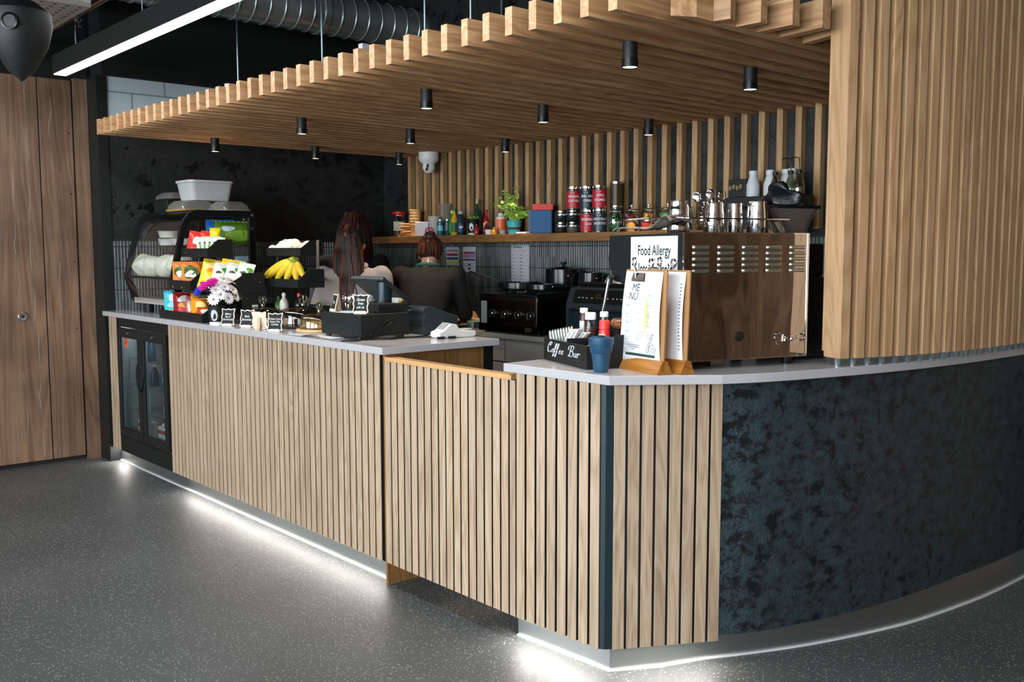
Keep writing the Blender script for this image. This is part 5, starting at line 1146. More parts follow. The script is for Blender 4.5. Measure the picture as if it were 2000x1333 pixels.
pan('frying_pan', 'black frying pan at the front right of the hob', (-3.80, 1.77, 1.1785), .115, .040, (R(-5), .17, .0))
pan('saucepan', 'black lidded saucepan standing at the back of the hob', (-3.90, 2.035, 1.1785), .115, .125, (R(-20), .06, 0), True)
pan('saucepan', 'smaller black saucepan behind the right of the lidded one', (-3.697, 2.075, 1.1785), .082, .105, (R(-10), .05, 0))
t = thing('countertop_oven', 'black countertop oven with sloping control panel', 'oven', (-3.50, 1.66, ZB))
MB().prismX([(0, .02), (0, .20), (.04, .295), (.10, .305), (.50, .305), (.50, .02)], 0, .50).build('oven_body', pm('#232b2e', .35), t, bevel=.006, seg=3)
sl = Matrix.Translation((0, .0, .20)) @ Matrix.Rotation(math.atan2(.095, .04), 4, 'X')
m_ = MB(); m_.M = sl; m_.box(.05, .45, .010, .092, .0, .0025); cp = m_.build('control_panel', BLACKG, t)
m_ = MB(); m_.M = sl @ Matrix.Translation((.25, .05, .002)); m_.cyl(.019, 0, .014, n=24).build('dial', DSTEEL, cp, smooth=True)
m_ = MB(); m_.M = sl
for x in (.09, .12, .15, .19, .31, .35, .38, .41): m_.box(x, x+.012, .04, .046, .0025, .0035)
m_.build('button_marks', pm('#8d9698'), cp)
MB().box(.03, .47, -.004, 0, .03, .18).build('oven_door', pm('#1b262b', .2), t, bevel=.002); MB().box(.05, .45, -.022, -.012, .165, .175).box(.06, .07, -.014, -.003, .166, .174).box(.43, .44, -.014, -.003, .166, .174).build('door_handle', BLACKG, t)
for x in (.04, .46):
    for y in (.05, .45): MB().cyl(.018, 0, .02, (x, y), 12).build('foot', BLACK, t)
MB().box(-.003, .0, .01, .02, .02, .19).build('corner_trim', DSTEEL, t)
t = thing('baking_tray', 'dark baking tray resting on top of the oven', 'tray', (-3.25, 1.91, ZB+.306)); loft(MB(), [[(x, y, 0) for x, y in rr_(.42, .34, .02)], [(x, y, .018) for x, y in rr_(.46, .38, .03)]], True, False).build('tray_pan', DSTEEL, t, smooth=True, solid=.002)
m_ = MB().ball((0, 0, 0), (.135, .11, .085), 26, 16).jit(.014, 26, 2); m_.v = [(x, y, max(z, 0)) for x, y, z in m_.v]
tag(m_.build('foil_parcel', plain('crinkled_foil', '#d8d4cf', .25, metal=.7, bump=.8, bscale=50), smooth=True), 'domed parcel wrapped in crinkled foil on the baking tray', 'foil parcel').location = (-3.26, 1.91, ZB+.31)
t = thing('butter_tub', 'cream coloured butter tub with blue and dark print beside the hob', 'tub', (-4.35, 1.70, ZB), R(25))
loft(MB(), [[(x, y, 0) for x, y in rr_(.10, .08, .02)], [(x, y, .062) for x, y in rr_(.125, .10, .025)]], True, True).build('tub_body', pm('#d8d0a0', .4), t, smooth=True)
loft(MB(), [[(x, y, .0625) for x, y in rr_(.130, .105, .025)], [(x, y, .070) for x, y in rr_(.128, .103, .025)]], True, True).build('lid', pm('#c9c6b2', .4), t, smooth=True)
MB().box(.0, .05, -.0515, -.048, .012, .052).build('dark_print', pm('#1f3438', .5), t); MB().box(-.045, -.02, -.0505, -.047, .02, .045).build('blue_print', pm('#4a8ba0', .5), t)
m_ = MB(); m_.grid(lambda u, v: (-.16+.32*u, -.08+.2*v, .004+.05*abs(math.sin(u*7+v*3))*v+.03*noise.noise(Vector((u*5, v*5, 9)))+.02), 30, 16)
tag(m_.build('brown_paper', plain('brown_paper', '#b07a3e', .8), smooth=True, solid=.001), 'crumpled brown baking paper in front of the person in black', 'paper').location = (-4.55, 1.78, ZB+.01)
t = tag(MB().box(-4.53, -4.20, 2.19, 2.215, ZB, 1.20).build('chopping_board', pm('#5c1c1a', .5), bevel=.006), 'dark red chopping board leaning against the tiles left of the hob', 'board')
t = tag(MB().at((-4.36, 2.15, 1.06), ry=R(0), rx=R(-14)).box(-.10, .10, 0, .012, -.14, .13).build('chopping_board', pm('#b8a24a', .6), bevel=.006), 'yellowish chopping board leaning in front of the red one', 'board')
# notices on the tiles
def notice(label, x0, x1, z0, z1, stripes, head=None):
    t = thing('wall_notice', label, 'notice', (0, 0, 0), 0, 'notices on the tiled wall')
    MB().box(x0, x1, 2.2275, 2.229, z0, z1).build('sheet', pm('#b9bcc2', .6), t)
    for (c, a, b_, l, r_) in stripes: MB().box(x0+(x1-x0)*l, x0+(x1-x0)*r_, 2.2265, 2.2275, z0+(z1-z0)*a, z0+(z1-z0)*b_).build('colour_bar', pm(c, .6), t)
    if head:
        m_ = MB()
        for (s, sz, fx, fz, wx) in head: text(m_, s, sz, lambda x, y: (x0+(x1-x0)*fx+x, 2.2262, z0+(z1-z0)*fz+y), wx, bold=.01)
        m_.build('lettering', pm('#20282a'), t)
    return t
notice('notice with red, blue, yellow and green bars behind the person in black', -5.36, -5.21, 1.19, 1.45, [('#8d7aa0', .86, .92, .05, .95), ('#a02c3c', .74, .81, .05, .95), ('#25406e', .63, .70, .05, .95), ('#b6b02e', .52, .59, .05, .95), ('#2c6a44', .40, .48, .05, .95), ('#555b5e', .28, .33, .05, .95)])
notice('notice with maroon and purple bars right of the striped one', -5.155, -5.01, 1.265, 1.45, [('#7a3a52', .72, .80, .04, .96), ('#9a7a94', .56, .70, .04, .96), ('#3c3a62', .45, .52, .04, .96), ('#7c8086', .32, .34, .1, .9), ('#7c8086', .22, .24, .1, .9), ('#2a2c30', .10, .18, .4, .6), ('#2a2c30', .26, .32, .4, .6)])
st = [('#1c5a48', .02, .07, .02, .98)]+[('#8e9598', .90-.02*k-.03, .905-.02*k-.03, .06, .94) for k in range(3)]
for r_ in range(8): st += [('#5e666a', .74-.082*r_, .765-.082*r_, .06, .14), ('#a2a8ab', .745-.082*r_, .755-.082*r_, .18, .46), ('#5e666a', .74-.082*r_, .765-.082*r_, .52, .60), ('#a2a8ab', .745-.082*r_, .755-.082*r_, .64, .94)]
notice('tall white notice headed 14 Allergens above the hob', -4.615, -4.435, 1.175, 1.462, st, [('14', .036, .13, .94, .8), ('Allergens', .020, .43, .945, .9)])

# ================================================================== shelf goods
SH = 1.5305; YS = 2.10
def place(name, label, cat, X, z=SH, y=YS, grp=None): return thing(name, label, cat, (X, y, z), face_cam(X, y), grp)
t = place('sauce_jar', 'large jar of dark sauce with bright red lid at the left of the shelf', 'jar', -5.79)
MB().lathe([(.05, 0), (.054, .008), (.054, .12), (.040, .15), (.040, .165)], 28).build('glass', thin_glass('jar_glass', '#ffffff', .3, .05, .8), t, smooth=True)
MB().cyl(.050, .004, .06, n=24).build('sauce', pm('#5a2414', .3), t, smooth=True); MB().lathe([(.052, .168), (.054, .172), (.054, .19), (.048, .194)], 28).build('lid', pm('#c21a1e', .4), t, smooth=True)
label_wrap(.054, .10, .045, .115, pm('#c9cdbc', .6), t)
for k in range(7):
    t = tag(MB().at((0, 0, 0), 0, R(3*(k % 2))).box(-.06, .06, -.045, .045, 0, .010).jit(.006, 20, k).build('paper_food_bag', pm('#b98a52', .8), bevel=.003), '%s brown paper bag from the bottom of the pile on the shelf' % nm[k], 'paper bag', 'pile of brown paper bags'); t.location = (-5.655+.008*(k % 3), 2.09, SH+.0145*k); t.rotation_euler = (0, 0, R(30+4*((k*5) % 4)))
for k in range(6):
    t = place('paper_cup', '%s cardboard cup from the bottom of the tan stack' % nm[k], 'cup', -5.575, SH+.022*k, YS, 'tan cup stack')
    MB().lathe([(.034, .0), (.0435, .085), (.046, .088), (.044, .09), (.042, .085), (.033, .003), (0, .003)], 24, close=False).build('cup_wall', pm('#c79a66', .7), t, smooth=True)
t = tag(MB().box(-.05, .05, -.03, .03, 0, .105).build('napkin_box', pm('#cfcdd2', .7), bevel=.003), 'plain white box behind the head of the person in black', 'box'); t.location = (-5.44, 2.07, SH); t.rotation_euler = (0, 0, R(40))
for k in range(2):
    t = place('plastic_cup_stack', ['front frosted column of plastic cups on the shelf', 'rear clear column of plastic cups rising above the frosted one'][k], 'cups', (-5.295, -5.275)[k], SH, (2.07, 2.155)[k])
    MB().lathe([(.036, 0), (.046, (.14, .235)[k]), (.047, (.142, .238)[k])], 26, close=(k == 0)).build('nested_cups', (pm('#b9b4ac', .5), CLEARP)[k], t, smooth=True)
t = place('tape_roll', 'pink tape roll standing beside the clear cups', 'tape', -5.285, SH+.033, 2.015); m_ = MB(); m_.at((0, 0, 0), rx=R(90)); m_.lathe([(.018, -.009), (.032, -.009), (.032, .009), (.018, .009), (.018, -.009)], 28, close=False).build('tape_ring', pm('#c9265e', .4), t, smooth=True)
def can(label, X, y, r_, h, col, top, dec):
    t = place('spray_can', label, 'can', X, SH, y); MB().lathe([(r_*.95, 0), (r_, .004), (r_, h*.8), (r_*.6, h*.88)], 24).build('can_body', pm(col, .25), t, smooth=True); MB().cyl(r_*.62, h*.86, h, n=18).build('cap', pm(top, .3, metal=.5), t, smooth=True); label_wrap(r_, r_*2, h*.3, h*.6, pm(dec, .4), t)
can('teal pepper mill shaped can left of the green bottle', -5.21, 2.06, .024, .118, '#27626e', '#9fb0b4', '#7ac0c4'); can('dark silver-topped can right of the teal one', -5.165, 2.09, .024, .12, '#1e3038', '#a9b0b2', '#4a5a60')
def bottle(label, X, y, r_, h, col, cap, band=None, txt=None, tcol='#ffffff', neck=.38, sh=.55, name='bottle', rough=.12, z=SH):
    t = place(name, label, 'bottle', X, z, y)
    MB().lathe([(r_*.93, 0), (r_, .006), (r_, h*sh), (r_*.75, h*(sh+.12)), (r_*neck, h*(sh+.24)), (r_*neck, h*.9)], 24).build('bottle_body', pm(col, rough), t, smooth=True)
    MB().lathe([(r_*neck*1.15, h*.88), (r_*neck*1.15, h*.985), (r_*neck, h)], 18).build('cap', pm(cap, .35), t, smooth=True)
    if band: label_wrap(r_, r_*2.3, h*.12, h*.48, pm(band, .5), t)
    if txt:
        m_ = MB(); fn = curved(r_, h*.32, .0012); text(m_, txt, r_*.9, fn, .9, bold=.02); m_.build('lettering', pm(tcol), t)
    return t
bottle('green glass bottle with yellow cap on the shelf', -5.12, 2.10, .0255, .18, '#1f7a33', '#d9cf2e', '#2c8a3c')
bottle('yellow bottle with green cap and green badge on the shelf', -5.055, 2.07, .0245, .19, '#c99a22', '#1f7a3c', '#2a5a30', neck=.42)
bottle('brown sauce bottle with dark blue label reading HP', -4.955, 2.05, .029, .168, '#20313c', '#9aa4a8', '#1d3550', 'HP', '#e6e9ec', neck=.5, sh=.68)
bottle('tall slim dark green bottle with gold top behind the black cup', -4.895, 2.15, .027, .255, '#12402a', '#b8a868', '#a8b8bc', neck=.36, sh=.5)
t = place('herb_cup', 'black paper cup with white oval badge filled with clippings on the shelf', 'cup', -4.83, SH, 2.06)
MB().lathe([(.033, 0), (.046, .108), (.048, .111)], 28).build('cup_wall', BLACK, t, smooth=True); MB().cyl(.035, 0, .012, n=24).build('cup_foot', pm('#c9c4ae'), t, smooth=True)
m_ = MB(); m_.at((0, 0, 0), -.35); vs = []
for j in range(24):
    a = 2*math.pi*j/24; xx = .017*math.cos(a); zz = .055+.026*math.sin(a); q = .0345+.12*zz; vs.append((q*math.sin(xx/q), -q*math.cos(xx/q), zz))
m_.add(vs, [tuple(range(24))]).build('oval_badge', pm('#c9cdd2'), t)
m_ = MB()
for j in range(30): a = j*2.4; r_ = .036*math.sqrt(j/30); m_.ball((r_*math.cos(a), r_*math.sin(a), .112+.006*(j % 3)), (.009, .007, .006), 8, 5)
m_.build('clippings', pm('#6f8a34', .7), t, smooth=True)
bottle('red sauce bottle with pale band on its neck', -4.71, 2.08, .022, .172, '#a81820', '#8a1a20', '#c9b8a8', neck=.42, sh=.5)
bottle('small red bottle lying low beside the red sauce bottle', -4.755, 2.03, .017, .07, '#a32020', '#c03028', name='small_bottle')
bottle('clear small bottle with red liquid right of the red sauce bottle', -4.66, 2.04, .02, .09, '#6a1a18', '#b89a7a', name='small_bottle')
t = place('ramekin', 'small white ramekin at the front of the shelf', 'dish', -4.60, SH, 2.01); MB().lathe([(.022, 0), (.027, .032), (.025, .032), (.021, .004), (0, .004)], 24, close=False).build('dish_wall', pm('#d6d6d2', .3), t, smooth=True)
t = place('cordial_bottle', 'orange labelled plastic bottle with clear top', 'bottle', -4.59, SH, 2.11); MB().lathe([(.034, 0), (.036, .01), (.034, .115), (.020, .13)], 24).build('bottle_body', pm('#d4cfc6', .3), t, smooth=True); label_wrap(.0355, .07, .03, .105, pm('#e0632a', .4), t); MB().cyl(.018, .13, .145, n=16).build('cap', pm('#d0d0cc'), t)
bottle('amber jar glowing orange at the front of the shelf', -4.555, 2.02, .022, .05, '#d98a1c', '#a86a1a', name='honey_jar')
bottle('dark bottle with orange band just left of the basil pot', -4.50, 2.12, .026, .185, '#22140e', '#8a6a4a', '#a04a1c', neck=.38)
# basil
t = place('potted_basil', 'leggy basil plant in a turquoise pot on the shelf', 'potted plant', -4.41, SH, 2.07)
MB().lathe([(.036, 0), (.040, .004), (.050, .088), (.052, .09), (.048, .09), (.038, .006), (0, .006)], 28, close=False).build('pot', plain('turquoise_glass', '#3a9aa0', .15, var=.2, bscale=20), t, smooth=True)
MB().cyl(.045, .03, .08, n=20).build('soil', pm('#2a211a', .9), t)
LEAF = plain('basil_leaf', '#7fa53a', .5, var=.2, bscale=25)
rl = random.Random(9); stm = MB(); lv = MB()
ends = [(-.10, 0, .235), (-.055, .01, .28), (.0, 0, .25), (.02, .0, .31), (.055, .01, .18), (.10, 0, .15), (.12, -.01, .12), (-.03, -.02, .2), (.07, -.02, .13), (-.13, 0, .20)]
for e in ends:
    p0 = Vector((e[0]*.15, 0, .075)); e = Vector(e); mid = (p0+e)/2+Vector((-e.x*.2, 0, .03)); pts = [(1-s)**2*p0+2*s*(1-s)*mid+s*s*e for s in [i/8 for i in range(9)]]
    stm.tube(pts, [.0028-.0002*i for i in range(9)], 6)
    for j in range(2, 9):
        for sgn in (-1, 1):
            if rl.random() < (.35 if e.z > .25 and j < 5 else .88):
                a = rl.uniform(-.6, .6); b = rl.uniform(-.9, .2); s = rl.uniform(.022, .036); lv.M = Matrix.Translation(pts[j]) @ Matrix.Rotation(a+(math.pi if sgn < 0 else 0), 4, 'Z') @ Matrix.Rotation(-b, 4, 'Y') @ Matrix.Rotation(rl.uniform(.2, 1.2), 4, 'X')
                lv.grid(lambda u, v: (s*u, (v-.5)*s*.75*math.sin(math.pi*(.08+.9*u))**.8, .12*s*math.sin(u*3)+.25*s*abs(v-.5)), 5, 4)
stm.build('stems', pm('#8aa04a', .6), t, smooth=True); lv.build('leaves', LEAF, t, smooth=True)
t = tag(MB().box(-.075, .075, -.05, .05, 0, .150).build('speaker_box', plain('blue_felt', '#41658f', .9, bump=.5, bscale=250), bevel=.012, seg=4), 'blue fabric-covered box on the shelf', 'box'); t.location = (-4.15, 2.075, SH); t.rotation_euler = (0, 0, face_cam(-4.15, 2.07)+R(-6))
t = tag(MB().box(-.066, .066, -.03, .03, 0, .040).build('tea_box', pm('#d02a20', .45), bevel=.002), 'red carton lying on top of the blue box', 'box'); t.location = (-4.145, 2.085, SH+.1505); t.rotation_euler = (0, 0, face_cam(-4.15, 2.07)+R(-2))
tag(MB().box(-.05, .05, -.03, .03, 0, .012).build('white_cloth', pm('#c4c0c4'), bevel=.004), 'folded white cloth left of the blue box', 'cloth').location = (-4.275, 2.04, SH)
# small glass jars, two by two
for k, (x, z, c) in enumerate(((-3.965, 0, '#3a2c1c'), (-3.965, 1, '#1e2a26'), (-3.862, 0, '#8c8478'), (-3.862, 1, '#22343a'))):
    t = place('spice_tin_jar', ['lower left', 'upper left', 'lower right', 'upper right'][k]+' of the four stacked small glass jars', 'jar', x, SH+.072*z, 2.08, 'small stacked jars')
    MB().lathe([(.040, 0), (.043, .005), (.043, .05), (.038, .056)], 24).build('glass', thin_glass('tin_glass_%d' % k, '#e0e4e2', .35, .05, .8), t, smooth=True); MB().cyl(.039, .003, .038, n=20).build('contents', plain('jar_fill_%d' % k, c, .8, bump=.3, bscale=90), t, smooth=True); MB().lathe([(.040, .056), (.041, .068), (.037, .0715)], 24).build('lid', DSTEEL, t, smooth=True)
def tea(label, x, z, y, col, txt, small='HAND BLENDED'):
    t = place('tea_canister', label, 'tea jar', x, SH+z, y, 'labelled tea jars')
    r_, h = .0425, .141
    MB().lathe([(r_, 0), (r_, h*.86)], 30).build('glass', plain('canister_glass_%d' % len(MATS), '#3a3c3a', .08), t, smooth=True)
    MB().lathe([(r_+.001, h*.86), (r_+.002, h*.885), (r_-.002, h*.9), (r_-.002, h*.99), (r_-.006, h)], 30).build('lid', CHROME, t, smooth=True)
    o = label_wrap(r_, r_*3.1, h*.05, h*.80, pm(col, .4), t, ang=.12)
    m_ = MB(); m_.at((0, 0, 0), .12); fn0 = curved(r_, 0, .0014)
    for s, zz, sz in ((txt[0], .56, .021), (txt[1], .37, .021)):
        vs, fs = text2d(s, sz, .80, bold=.02); w_ = max(v_[0] for v_ in vs)-min(v_[0] for v_ in vs); kk = min(1.0, r_*2.3/w_); m_.add([fn0(x_*kk, h*zz+y_) for x_, y_ in vs], fs)
    bars(m_, lambda x_, y_: fn0(x_, y_), [(-.022, .0, h*.70, .005), (-.022, .006, h*.24, .0022), (-.022, .0, h*.19, .0022), (-.022, .004, h*.14, .0022), (-.022, .010, h*.09, .002)], rnd); m_.build('lettering', pm('#e2dcdc', .6), o)
RED, NAV = '#b3202c', '#16303c'
tea('lower red tea jar reading Gingerbread Chai', -3.738, 0, 2.08, RED, ('GINGERBREAD', 'CHAI')); tea('lower dark tea jar reading Chocolate Digestives', -3.625, 0, 2.07, NAV, ('CHOCOLATE', 'DIGESTIVES'))
tea('upper left red tea jar reading Rhubarb Custard', -3.862, .1445, 2.08, RED, ('RHUBARB', 'CUSTARD')); tea('upper middle dark tea jar reading Earl Grey Creme', -3.745, .1415, 2.08, NAV, ('EARL GREY', 'CREME')); tea('upper right red tea jar reading Apple Crumble', -3.628, .1415, 2.07, RED, ('APPLE', 'CRUMBLE'))
t = place('tea_canister', 'plain glass canister behind the upper right tea jar', 'tea jar', -3.565, SH+.1615, 2.155); MB().cyl(.042, 0, .13, n=26).build('glass', thin_glass('plain_canister', '#8a7350', .08, .2, .7, .45, '#5a4a32'), t, smooth=True); MB().cyl(.041, .13, .142, n=26).build('lid', CHROME, t, smooth=True)
t = place('tea_canister', 'plain glass canister hidden below the one at the top right', 'tea jar', -3.565, SH, 2.155); MB().cyl(.042, 0, .148, n=26).build('glass', plain('low_canister', '#3c342a', .2), t, smooth=True); MB().cyl(.041, .148, .161, n=26).build('lid', CHROME, t, smooth=True)
def sweetjar(label, x, r_, cols, y=2.08, h=.13):
    t = place('sweet_jar', label, 'jar', x, SH, y, 'lidded glass jars')
    MB().lathe([(r_*.9, 0), (r_, .006), (r_, h*.78), (r_*.84, h*.9), (r_*.84, h*.96)], 28).build('glass', thin_glass('sweet_glass_%d' % len(MATS), '#e8efe9', .3, .03, .93), t, smooth=True)
    MB().lathe([(r_*.95, h*.96), (r_*1.0, h*.975), (r_*.95, h*.99), (r_*.5, h*1.03), (.006, h*1.04), (.006, h*1.09), (.012, h*1.13), (.012, h*1.18), (.006, h*1.22), (0, h*1.225)], 26, close=False).build('lid', thin_glass('lid_glass_%d' % len(MATS), '#d5ddd6', .5, .03, .85), t, smooth=True)
    rj = random.Random(x)
    for k, c in enumerate(cols):
        m_ = MB()
        for j in range(12):
            a = rj.uniform(0, 6.28); q = r_*.62*math.sqrt(rj.random()); m_.M = Matrix.Translation((q*math.cos(a), q*math.sin(a), .014+h*.62*rj.random())) @ Matrix.Rotation(rj.uniform(0, 3), 4, 'X') @ Matrix.Rotation(rj.uniform(0, 3), 4, 'Y'); m_.box(-.017, .017, -.009, .009, -.004, .004)
        m_.build('wrapped_sweets', pm(c, .4), t, bevel=.002)
sweetjar('glass jar of dark green packets next to the tea jars', -3.505, .040, ['#1f6b3c', '#2f8a4e', '#c9d8c0'])
sweetjar('wide glass jar with red packets', -3.375, .050, ['#c62a2a', '#b84040', '#d8cfc4'])
sweetjar('glass jar with yellow and red packets', -3.245, .046, ['#d8cc2a', '#c9a82c', '#b43a4a'])
sweetjar('wide glass jar of mint green packets', -3.105, .055, ['#2fae86', '#5cc4a0', '#1d7a5c'])
sweetjar('glass jar of pale beige packets behind the steel beaker', -2.985, .045, ['#b9ae94', '#8fa48c'])
sweetjar('glass jar of brown packets behind the spoons', -2.85, .045, ['#5a4024', '#8a6a34'])
sweetjar('last glass jar of dull packets behind the steel jugs', -2.72, .045, ['#6a6a5c', '#8a8468'])
tag(MB().lathe([(.024, 0), (.028, .02), (.022, .045), (.016, .05), (.020, .058), (0, .060)], 22).build('small_gold_jar', plain('amber_glass', '#b0803c', .15), smooth=True), 'small amber jar with metal lid in front of the red packet jar', 'jar').location = (-3.32, 2.01, SH)
tag(MB().lathe([(.022, 0), (.026, .02), (.020, .042), (.015, .048), (.018, .055), (0, .057)], 22).build('small_red_jar', plain('red_glass', '#8a3030', .15), smooth=True), 'small red jar with metal lid in front of the yellow packet jar', 'jar').location = (-3.21, 2.01, SH)
# dark box with bottles at the right end of the shelf
t = thing('bottle_crate', 'black box with faded gold lettering marks at the right end of the shelf', 'box', (-2.475, 2.09, SH))
MB().box(-.19, .19, -.085, .085, 0, .165).build('box_body', BLACKW, t, bevel=.003)
MB().box(-.19, -.08, -.05, .04, .165, .26).build('upper_carton', BLACK, t, bevel=.003)
m_ = MB(); bars(m_, lambda x, y: (x, -.051, y), [(-.185+.022*k, -.170+.022*k, .205+.006*(k % 2), .022) for k in range(4)], rnd); m_.build('gold_marks', pm('#7a6a3c'), t)
WB = pm('#c2c4c4', .45); wb = None
for k, (x, y) in enumerate(((-.055, -.02), (.0, .05), (.035, -.0), (.115, .02), (.165, .0))):
    lab = '%s matt white plastic bottle from the left on the black box' % nm[k]
    if wb is None:
        wb = thing('syrup_bottle', lab, 'bottle', (-2.475+x, 2.09+y, SH+.166), 0, 'white bottles on the black box')
        MB().lathe([(.031, 0), (.034, .006), (.034, .062), (.020, .105), (.019, .112)], 26).build('bottle_body', WB, wb, smooth=True); MB().lathe([(.021, .112), (.022, .116), (.022, .132), (.019, .135)], 22).build('cap', WB, wb, smooth=True)
    else: dup(wb, (-2.475+x, 2.09+y, SH+.166), None, lab)
for k, (x, y, h) in enumerate(((-2.37, 2.03, .14), (-2.275, 2.02, .19), (-2.215, 2.00, .19))):
    lab = ['short clear bottle with black top among the white bottles', 'clear pump bottle left of the last one beside the screen', 'clear pump bottle right beside the oak screen'][k]
    z = SH+.1665 if k == 0 else SH+.0; 
    t = thing('pump_bottle', lab, 'bottle', (x, y, SH+.166), 0, 'clear pump bottles')
    MB().lathe([(.028, 0), (.030, .005), (.026, .05), (.012, .09), (.011, .10)], 24).build('glass', thin_glass('pump_glass_%d' % k, '#cfd4c4', .5, .05, .8), t, smooth=True)
    MB().cyl(.024, .003, .03, n=18).build('syrup', pm('#b9b48c', .3), t); MB().cyl(.014, .10, .118, n=16).build('collar', BLACK, t)
    if k: MB().tube([(0, 0, .118), (0, 0, .175), (-.03, -.01, .18), (-.04, -.012, .172)], .0035, 8).build('pump_spout', BLACKG, t, smooth=True)
tag(MB().box(-2.29, -2.19, 1.995, 2.10, SH, SH+.1655).build('shelf_riser', BLACKW), 'black riser under the pump bottles at the end of the shelf', 'box')

# ================================================================== people
def remeshed(name, mb, mat, parent, vox=.012, sm=6, disp=0):
    o = mb.build(name, mat, parent, smooth=True); md = o.modifiers.new('r', 'REMESH'); md.mode = 'VOXEL'; md.voxel_size = vox; md.use_smooth_shade = True
    m2 = o.modifiers.new('s', 'SMOOTH'); m2.iterations = sm; m2.factor = .6
    if disp:
        tx = bpy.data.textures.new('folds', 'CLOUDS'); tx.noise_scale = .07; m3 = o.modifiers.new('d', 'DISPLACE'); m3.texture = tx; m3.strength = disp; m3.mid_level = .5
    return o
def ell_tube(m_, st, n=20):
    """stations (centre, rx, ry) swept upward, elliptical sections in the xy plane"""
    rings = [[(c[0]+rx*math.cos(2*math.pi*j/n), c[1]+ry*math.sin(2*math.pi*j/n), c[2]) for j in range(n)] for c, rx, ry in st]; return loft(m_, rings, True, True)
def hand(m_, wrist, dirv, side):
    w_ = Vector(wrist); d_ = Vector(dirv).normalized(); s_ = Vector((1, 0, 0)); s_ = (s_-d_*s_.dot(d_)).normalized()*side; dn = d_.cross(s_)*side
    m_.tube([w_-d_*.02, w_+d_*.03, w_+d_*.085], [.025, .036, .034], 12, flat=.45)
    for k, (o, L_) in enumerate(((-.027, .062), (-.009, .074), (.010, .070), (.028, .056))):
        b = w_+d_*.080+s_*o; m_.tube([b, b+d_*L_*.45+dn*.006, b+d_*L_*.8-Vector((0, 0, .012)), b+d_*L_-Vector((0, 0, .022))], [.0095, .009, .0085, .0075], 8)
    b = w_+d_*.025-s_*.028; m_.tube([b, b+d_*.03-s_*.022, b+d_*.055-s_*.030-Vector((0, 0, .01))], [.012, .0105, .009], 8)
def person(label, loc, rz, hgt, top_mat, leg_mat, bend=0.0, head_tilt=0, arms='down', hair=None, skin=SKIN, turn=0, drop=0.0):
    """figure facing local +y; hgt = standing height; bend leans the upper body forward"""
    t = thing('person', label, 'person', loc, rz)
    k = hgt/1.68; hip = Vector((0, 0, .92*k))
    def B(p):
        p = Vector(p)*k
        if p.z > hip.z:
            q = p-hip; q = Matrix.Rotation(-bend, 3, 'X') @ q; p = hip+q
        return p
    hc = B((0, .015, 1.56-drop)); 
    body = MB()
    # head: skull, jaw, nose, ears; neck
    HM = Matrix.Translation(hc) @ Matrix.Rotation(turn, 4, 'Z') @ Matrix.Rotation(-head_tilt, 4, 'X')
    body.M = HM; body.ball((0, -.005, .02), (.074*k, .092*k, .095*k), 24, 16); body.ball((0, .028, -.045), (.055*k, .062*k, .062*k), 20, 12)
    body.ball((0, .092, -.012), (.013, .020, .022), 10, 8); body.ball((0, .082, -.062), (.022, .012, .008), 12, 6)
    for s in (-1, 1): body.ball((s*.076*k, .0, -.005), (.010, .020, .030), 10, 8)
    body.M = Matrix.Identity(4)
    body.tube([B((0, -.015, 1.36)), B((0, -.005, 1.44)), hc+Vector((0, 0, -.03))], [.060*k, .052*k, .055*k], 16)
    # trunk and legs under the clothes
    ell = [((0, 0, .86), .155, .105), ((0, 0, .95), .150, .105), ((0, 0, 1.08), .125, .092), ((0, 0, 1.22), .150, .105), ((0, -.005, 1.32), .165, .095), ((0, -.01, 1.38), .11, .07)]
    ell_tube(body, [(tuple(B(c)), rx*k, ry*k) for c, rx, ry in ell])
    for s in (-1, 1): body.tube([(s*.085*k, 0, .88*k), (s*.09*k, .01, .50*k), (s*.09*k, -.01, .10*k)], [.080*k, .055*k, .036*k], 14); body.tube([(s*.09*k, -.05, .045), (s*.095*k, .12*k, .035)], [.038, .030], 10, flat=.8)
    sh = [B((s*.185, -.01, 1.335)) for s in (-1, 1)]
    if arms == 'down': el = [B((s*.235, -.02, 1.06)) for s in (-1, 1)]; wr = [el[i]+Vector((-.01*s*k, .06*k, -.235*k)) for i, s in enumerate((-1, 1))]
    elif arms == 'work': el = [sh[i]+Vector((s*.050*k, .05*k, -.25*k)) for i, s in enumerate((-1, 1))]; wr = [el[i]+Vector((-s*.05*k, .23*k, -.035*k)) for i, s in enumerate((-1, 1))]
    for i, s in enumerate((-1, 1)):
        body.tube([sh[i], (sh[i]+el[i])/2, el[i], wr[i]], [.048*k, .042*k, .036*k, .026*k], 12); hand(body, wr[i], wr[i]-el[i], s)
    remeshed('body', body, skin, t, .010, 3)
    # top
    c = MB(); ell = [((0, 0, .84), .185, .130), ((0, 0, .95), .180, .130), ((0, 0, 1.08), .162, .120), ((0, 0, 1.22), .185, .132), ((0, -.01, 1.32), .200, .118), ((0, -.015, 1.365), .150, .092), ((0, -.012, 1.395), .090, .072)]
    ell_tube(c, [(tuple(B(q)), rx*k, ry*k) for q, rx, ry in ell], 28)
    for i, s in enumerate((-1, 1)):
        c.ball(tuple(sh[i]), (.068*k, .070*k, .066*k), 16, 10); c.tube([sh[i], (sh[i]+el[i])/2, el[i], el[i]+(wr[i]-el[i])*.9], [.068*k, .062*k, .056*k, .044*k], 16)
    remeshed('jacket', c, top_mat, t, .014, 5, .012)
    lg = MB(); ell_tube(lg, [((0, 0, .84*k), .172*k, .122*k), ((0, 0, .93*k), .165*k, .118*k)])
    for s in (-1, 1): lg.tube([(s*.085*k, 0, .88*k), (s*.09*k, .01, .50*k), (s*.09*k, -.01, .07*k)], [.096*k, .070*k, .055*k], 16)
